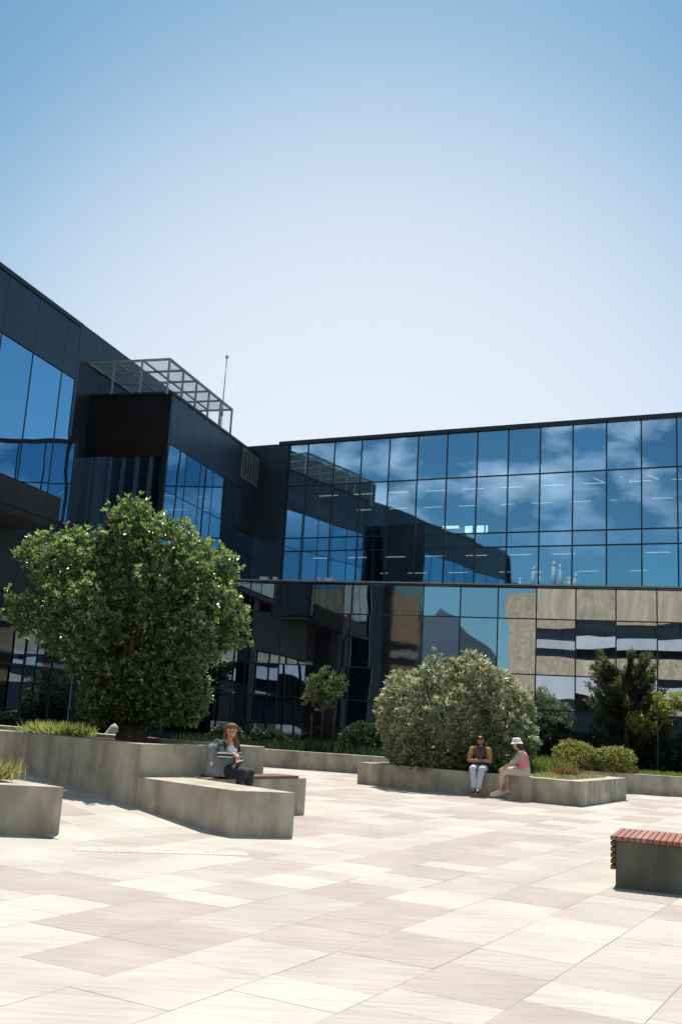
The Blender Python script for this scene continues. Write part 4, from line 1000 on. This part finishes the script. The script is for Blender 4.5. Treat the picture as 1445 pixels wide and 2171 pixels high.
# ---- woman with the grey bag on the timber seat
t = person('person with long light brown hair, striped dark cardigan and white top reaching into a bag', (-1.69,17.06,SEAT), 124, None, 1.03)
hipL, hipR = (-.09,0,.10), (.09,0,.10); knL, knR = (-.09,.44,.08), (.10,.43,.09); anL, anR = (-.10,.42,-.37), (.08,.38,-.36); toL, toR = (-.11,.58,-.42), (.08,.54,-.42)
shL, shR = (-.15,.07,.50), (.18,.07,.47); elL, elR = (-.20,.14,.22), (.34,.20,.34); wrL, wrR = (.02,.30,.26), (.20,.36,.36)
hd_ = (.05,.13,.72); hf_ = (.75,.85,-.45); hp = head_parts(hd_, hf_, (.1,0,1))
sk3 = SKIN('orange_skin', (.56,.29,.18))  # her own skin tone, kept more orange than the hair
body_ch = [[((0,0,.10),.12),((.01,.01,.25),.105),((.02,.05,.41),.115),((.02,.07,.50),.085),((.03,.09,.57),.046),((.04,.12,.66),.05)],[(shL,.058),(elL,.04),(wrL,.027)],[(shR,.058),(elR,.04),(wrR,.027)],[(hipL,.088),(knL,.058),(anL,.036)],[(hipR,.088),(knR,.058),(anR,.036)],[(anL,.036),(toL,.03)],[(anR,.036),(toR,.03)]]
body_ch += hand(wrL,(.8,.4,-.1),(0,.2,-.8),.92,.6)+hand(wrR,(.2,.7,-.5),(-.6,0,-.5),.92,.5)
fleshed('body', body_ch, hp[0], sk3, t)
WTOP = mat('white_top', (.72,.72,.75), .85)
fleshed('top', [[((0,0,.16),.130),((.01,.02,.26),.118),((.02,.065,.40),.124)]], [((-.045,.13,.40),.058),((.085,.13,.40),.058)], WTOP, t)
def cardi():
    m = noise_mat('striped_cardigan', (.018,.018,.022), (.03,.03,.034), 9, .9); tt, b, nn, l = nodes(m)
    co = nn('ShaderNodeTexCoord'); wv = nn('ShaderNodeTexWave'); wv.wave_type = 'BANDS'; wv.bands_direction = 'Z'; wv.inputs['Scale'].default_value = 5.5; wv.inputs['Distortion'].default_value = .6
    sp = nn('ShaderNodeSeparateXYZ'); lt = nn('ShaderNodeMath'); lt.operation = 'LESS_THAN'; lt.inputs[1].default_value = .40
    gt = nn('ShaderNodeMath'); gt.operation = 'GREATER_THAN'; gt.inputs[1].default_value = .62; mu = nn('ShaderNodeMath'); mu.operation = 'MULTIPLY'
    x = nn('ShaderNodeMix'); x.data_type = 'RGBA'; x.inputs['A'].default_value = (.022,.022,.026,1); x.inputs['B'].default_value = (.52,.50,.46,1)
    l(co.outputs['Object'], wv.inputs['Vector']); l(co.outputs['Object'], sp.inputs[0]); l(sp.outputs['Z'], lt.inputs[0]); l(wv.outputs['Fac'], gt.inputs[0])
    l(lt.outputs[0], mu.inputs[0]); l(gt.outputs[0], mu.inputs[1]); l(mu.outputs[0], x.inputs['Factor']); l(x.outputs['Result'], b.inputs['Base Color'])
    return m
CARD = cardi()
fleshed('cardigan', [[(shL,.074),(elL,.062),((-.06,.245,.245),.055)],[(shR,.074),(elR,.062),((.25,.31,.352),.052)],[((0,-.05,.18),.115),((.01,-.04,.32),.118),((.02,0,.46),.10)],[(shL,.070),((-.115,.08,.34),.055),((-.12,.06,.18),.06)],[(shR,.070),((.125,.08,.34),.045),((.115,.05,.20),.05)]], [], CARD, t)
SKRT = noise_mat('dark_navy_skirt', (.022,.026,.034), (.036,.04,.05), 10, .9)
fleshed('skirt', [[(hipL,.112),((-.09,.46,.075),.078)],[(hipR,.112),((.10,.45,.085),.078)],[((0,0,.10),.132),((0,.2,.10),.12),((0,.42,.06),.08)],[((-.09,.45,.06),.075),((-.095,.45,-.07),.072)],[((.10,.44,.07),.075),((.09,.42,-.06),.072)]], [], SKRT, t)
HAIRB = noise_mat('light_brown_hair', (.11,.06,.028), (.19,.11,.05), 20, .75)
fleshed('hair', [[((-.05,.08,.76),.055),((-.085,.08,.66),.045),((-.11,.10,.56),.042),((-.115,.13,.47),.032),((-.11,.15,.40),.018)],[((.05,.05,.74),.05),((.05,.02,.62),.05),((.03,0,.52),.045)],[((-.03,.03,.70),.06),((-.03,.0,.56),.06)]], [((.046,.128,.778),(.090,.100,.064)),((.03,.075,.73),(.090,.085,.10)),((-.035,.12,.73),(.03,.075,.07))], HAIRB, t, .010, 3)
face(t, hp, HAIRB, LIP, Vector(hf_).normalized())
SAND = mat('brown_sandal', (.12,.07,.04), .6)
shoe(anL, toL, SAND, t); shoe(anR, toR, SAND, t)

# her bag, standing on the seat
bg_ = thing('bag', 'slouchy grey fabric tote bag standing on the timber seat', 'bag', (-1.76,16.90,SEAT), math.radians(35)); bg_.scale = (1.25,)*3
BAGM = noise_mat('grey_canvas', (.17,.175,.195), (.245,.25,.27), 9, .9, .004, bscale=50)
mb = MB(); nu = 28
prof = [(0,.165,.085),(.02,.185,.10),(.12,.195,.105),(.24,.180,.085),(.34,.165,.060),(.405,.155,.045)]
V_ = []
for k,(z,hx,hy) in enumerate(prof):
    for i in range(nu):
        a = 2*PI*i/nu; ca, sa = math.cos(a), math.sin(a); e = .55
        wob = 1+.05*math.sin(a*3+k*1.3)
        V_.append((hx*abs(ca)**e*(1 if ca>0 else -1)*wob, hy*abs(sa)**e*(1 if sa>0 else -1)*wob, z+(.012*math.sin(a*2+.7) if k>1 else 0)))
F2 = [tuple(range(nu))[::-1]]
for k in range(len(prof)-1):
    for i in range(nu): j=(i+1)%nu; F2.append((k*nu+i,k*nu+j,(k+1)*nu+j,(k+1)*nu+i))
n0 = len(V_)
for i in range(nu): x,y,z = V_[(len(prof)-1)*nu+i]; V_.append((x*.93,y*.8,z-.004))
for i in range(nu): x,y,z = V_[(len(prof)-1)*nu+i]; V_.append((x*.9,y*.7,z-.12))
for k in range(2):
    base = (len(prof)-1)*nu if k==0 else n0
    nxt = n0 if k==0 else n0+nu
    for i in range(nu): j=(i+1)%nu; F2.append((base+i,base+j,nxt+j,nxt+i))
F2.append(tuple(range(n0+nu,n0+2*nu)))
mb.add(V_,F2); mb.build('bag_body', BAGM, bg_, True)
for y in (-.05,.05):
    mb = MB(); mb.tube([(-.08,y,.38),(-.075,y*1.2,.44),(0,y*1.9,.465),(.075,y*1.2,.44),(.08,y,.38)], .009, 8); mb.build('handle', BAGM, bg_, True)
mb = MB(); mb.box(-.185,-.16,-.108,-.10,.14,.19); mb.build('metal_tag', M_WHITE, bg_)

# ---- half hidden sitter behind the tall planter
st2 = thing('low_bench', 'low concrete bench block mostly hidden behind the tall planter', 'bench', (-4.70,21.75,0))
MB().box(-.9,.9,-.22,.22,0,.74).build('block', M_CONC, st2, bevel=.01)
t = person('person in pale grey shirt bent forward, half hidden behind the big tree', (-4.66,21.75,.74), 75, None, 1.05)
hipL, hipR = (-.09,0,.10), (.09,0,.10); knL, knR = (-.10,.44,.10), (.10,.44,.10); anL, anR = (-.10,.42,-.34), (.10,.40,-.34); toL, toR = (-.11,.60,-.41), (.11,.58,-.41)
shL, shR = (-.18,.22,.46), (.18,.22,.46); elL, elR = (-.21,.40,.28), (.21,.40,.28); wrL, wrR = (-.08,.58,.30), (.08,.58,.30)
hd_ = (0,.42,.58); hf_ = (0,1,-.7); hp = head_parts(hd_, hf_)
body_ch = [[((0,0,.10),.13),((0,.03,.26),.125),((0,.14,.40),.14),((0,.23,.47),.10),((0,.31,.51),.055),((0,.38,.55),.055)],[(shL,.066),(elL,.044),(wrL,.03)],[(shR,.066),(elR,.044),(wrR,.03)],[(hipL,.085),(knL,.062),(anL,.042)],[(hipR,.085),(knR,.062),(anR,.042)],[(anL,.042),(toL,.034)],[(anR,.042),(toR,.034)]]
body_ch += hand(wrL,(.5,.8,0),(0,0,-1),1,.6)+hand(wrR,(-.5,.8,0),(0,0,-1),1,.6)
fleshed('body', body_ch, hp[0], sk, t)
GSH = mat('pale_grey_shirt', (.42,.44,.46), .85)
fleshed('shirt', [[((0,0,.17),.142),((0,.03,.27),.140),((0,.14,.41),.155),((0,.22,.47),.115)],[(shL,.08),((-.20,.33,.35),.064)],[(shR,.08),((.20,.33,.35),.064)]], [], GSH, t)
fleshed('trousers', [[(hipL,.105),(knL,.080),(anL,.06)],[(hipR,.105),(knR,.080),(anR,.06)],[((0,-.01,.09),.135),((0,0,.16),.138)]], [], SKRT, t)
fleshed('hair', [], [((0,.40,.63),(.086,.088,.07)),((0,.36,.59),(.086,.07,.09))], HAIRD, t, .010, 3)
face(t, hp, HAIRD, LIP, Vector(hf_).normalized())
shoe(anL, toL, SHOE1, t); shoe(anR, toR, SHOE1, t)
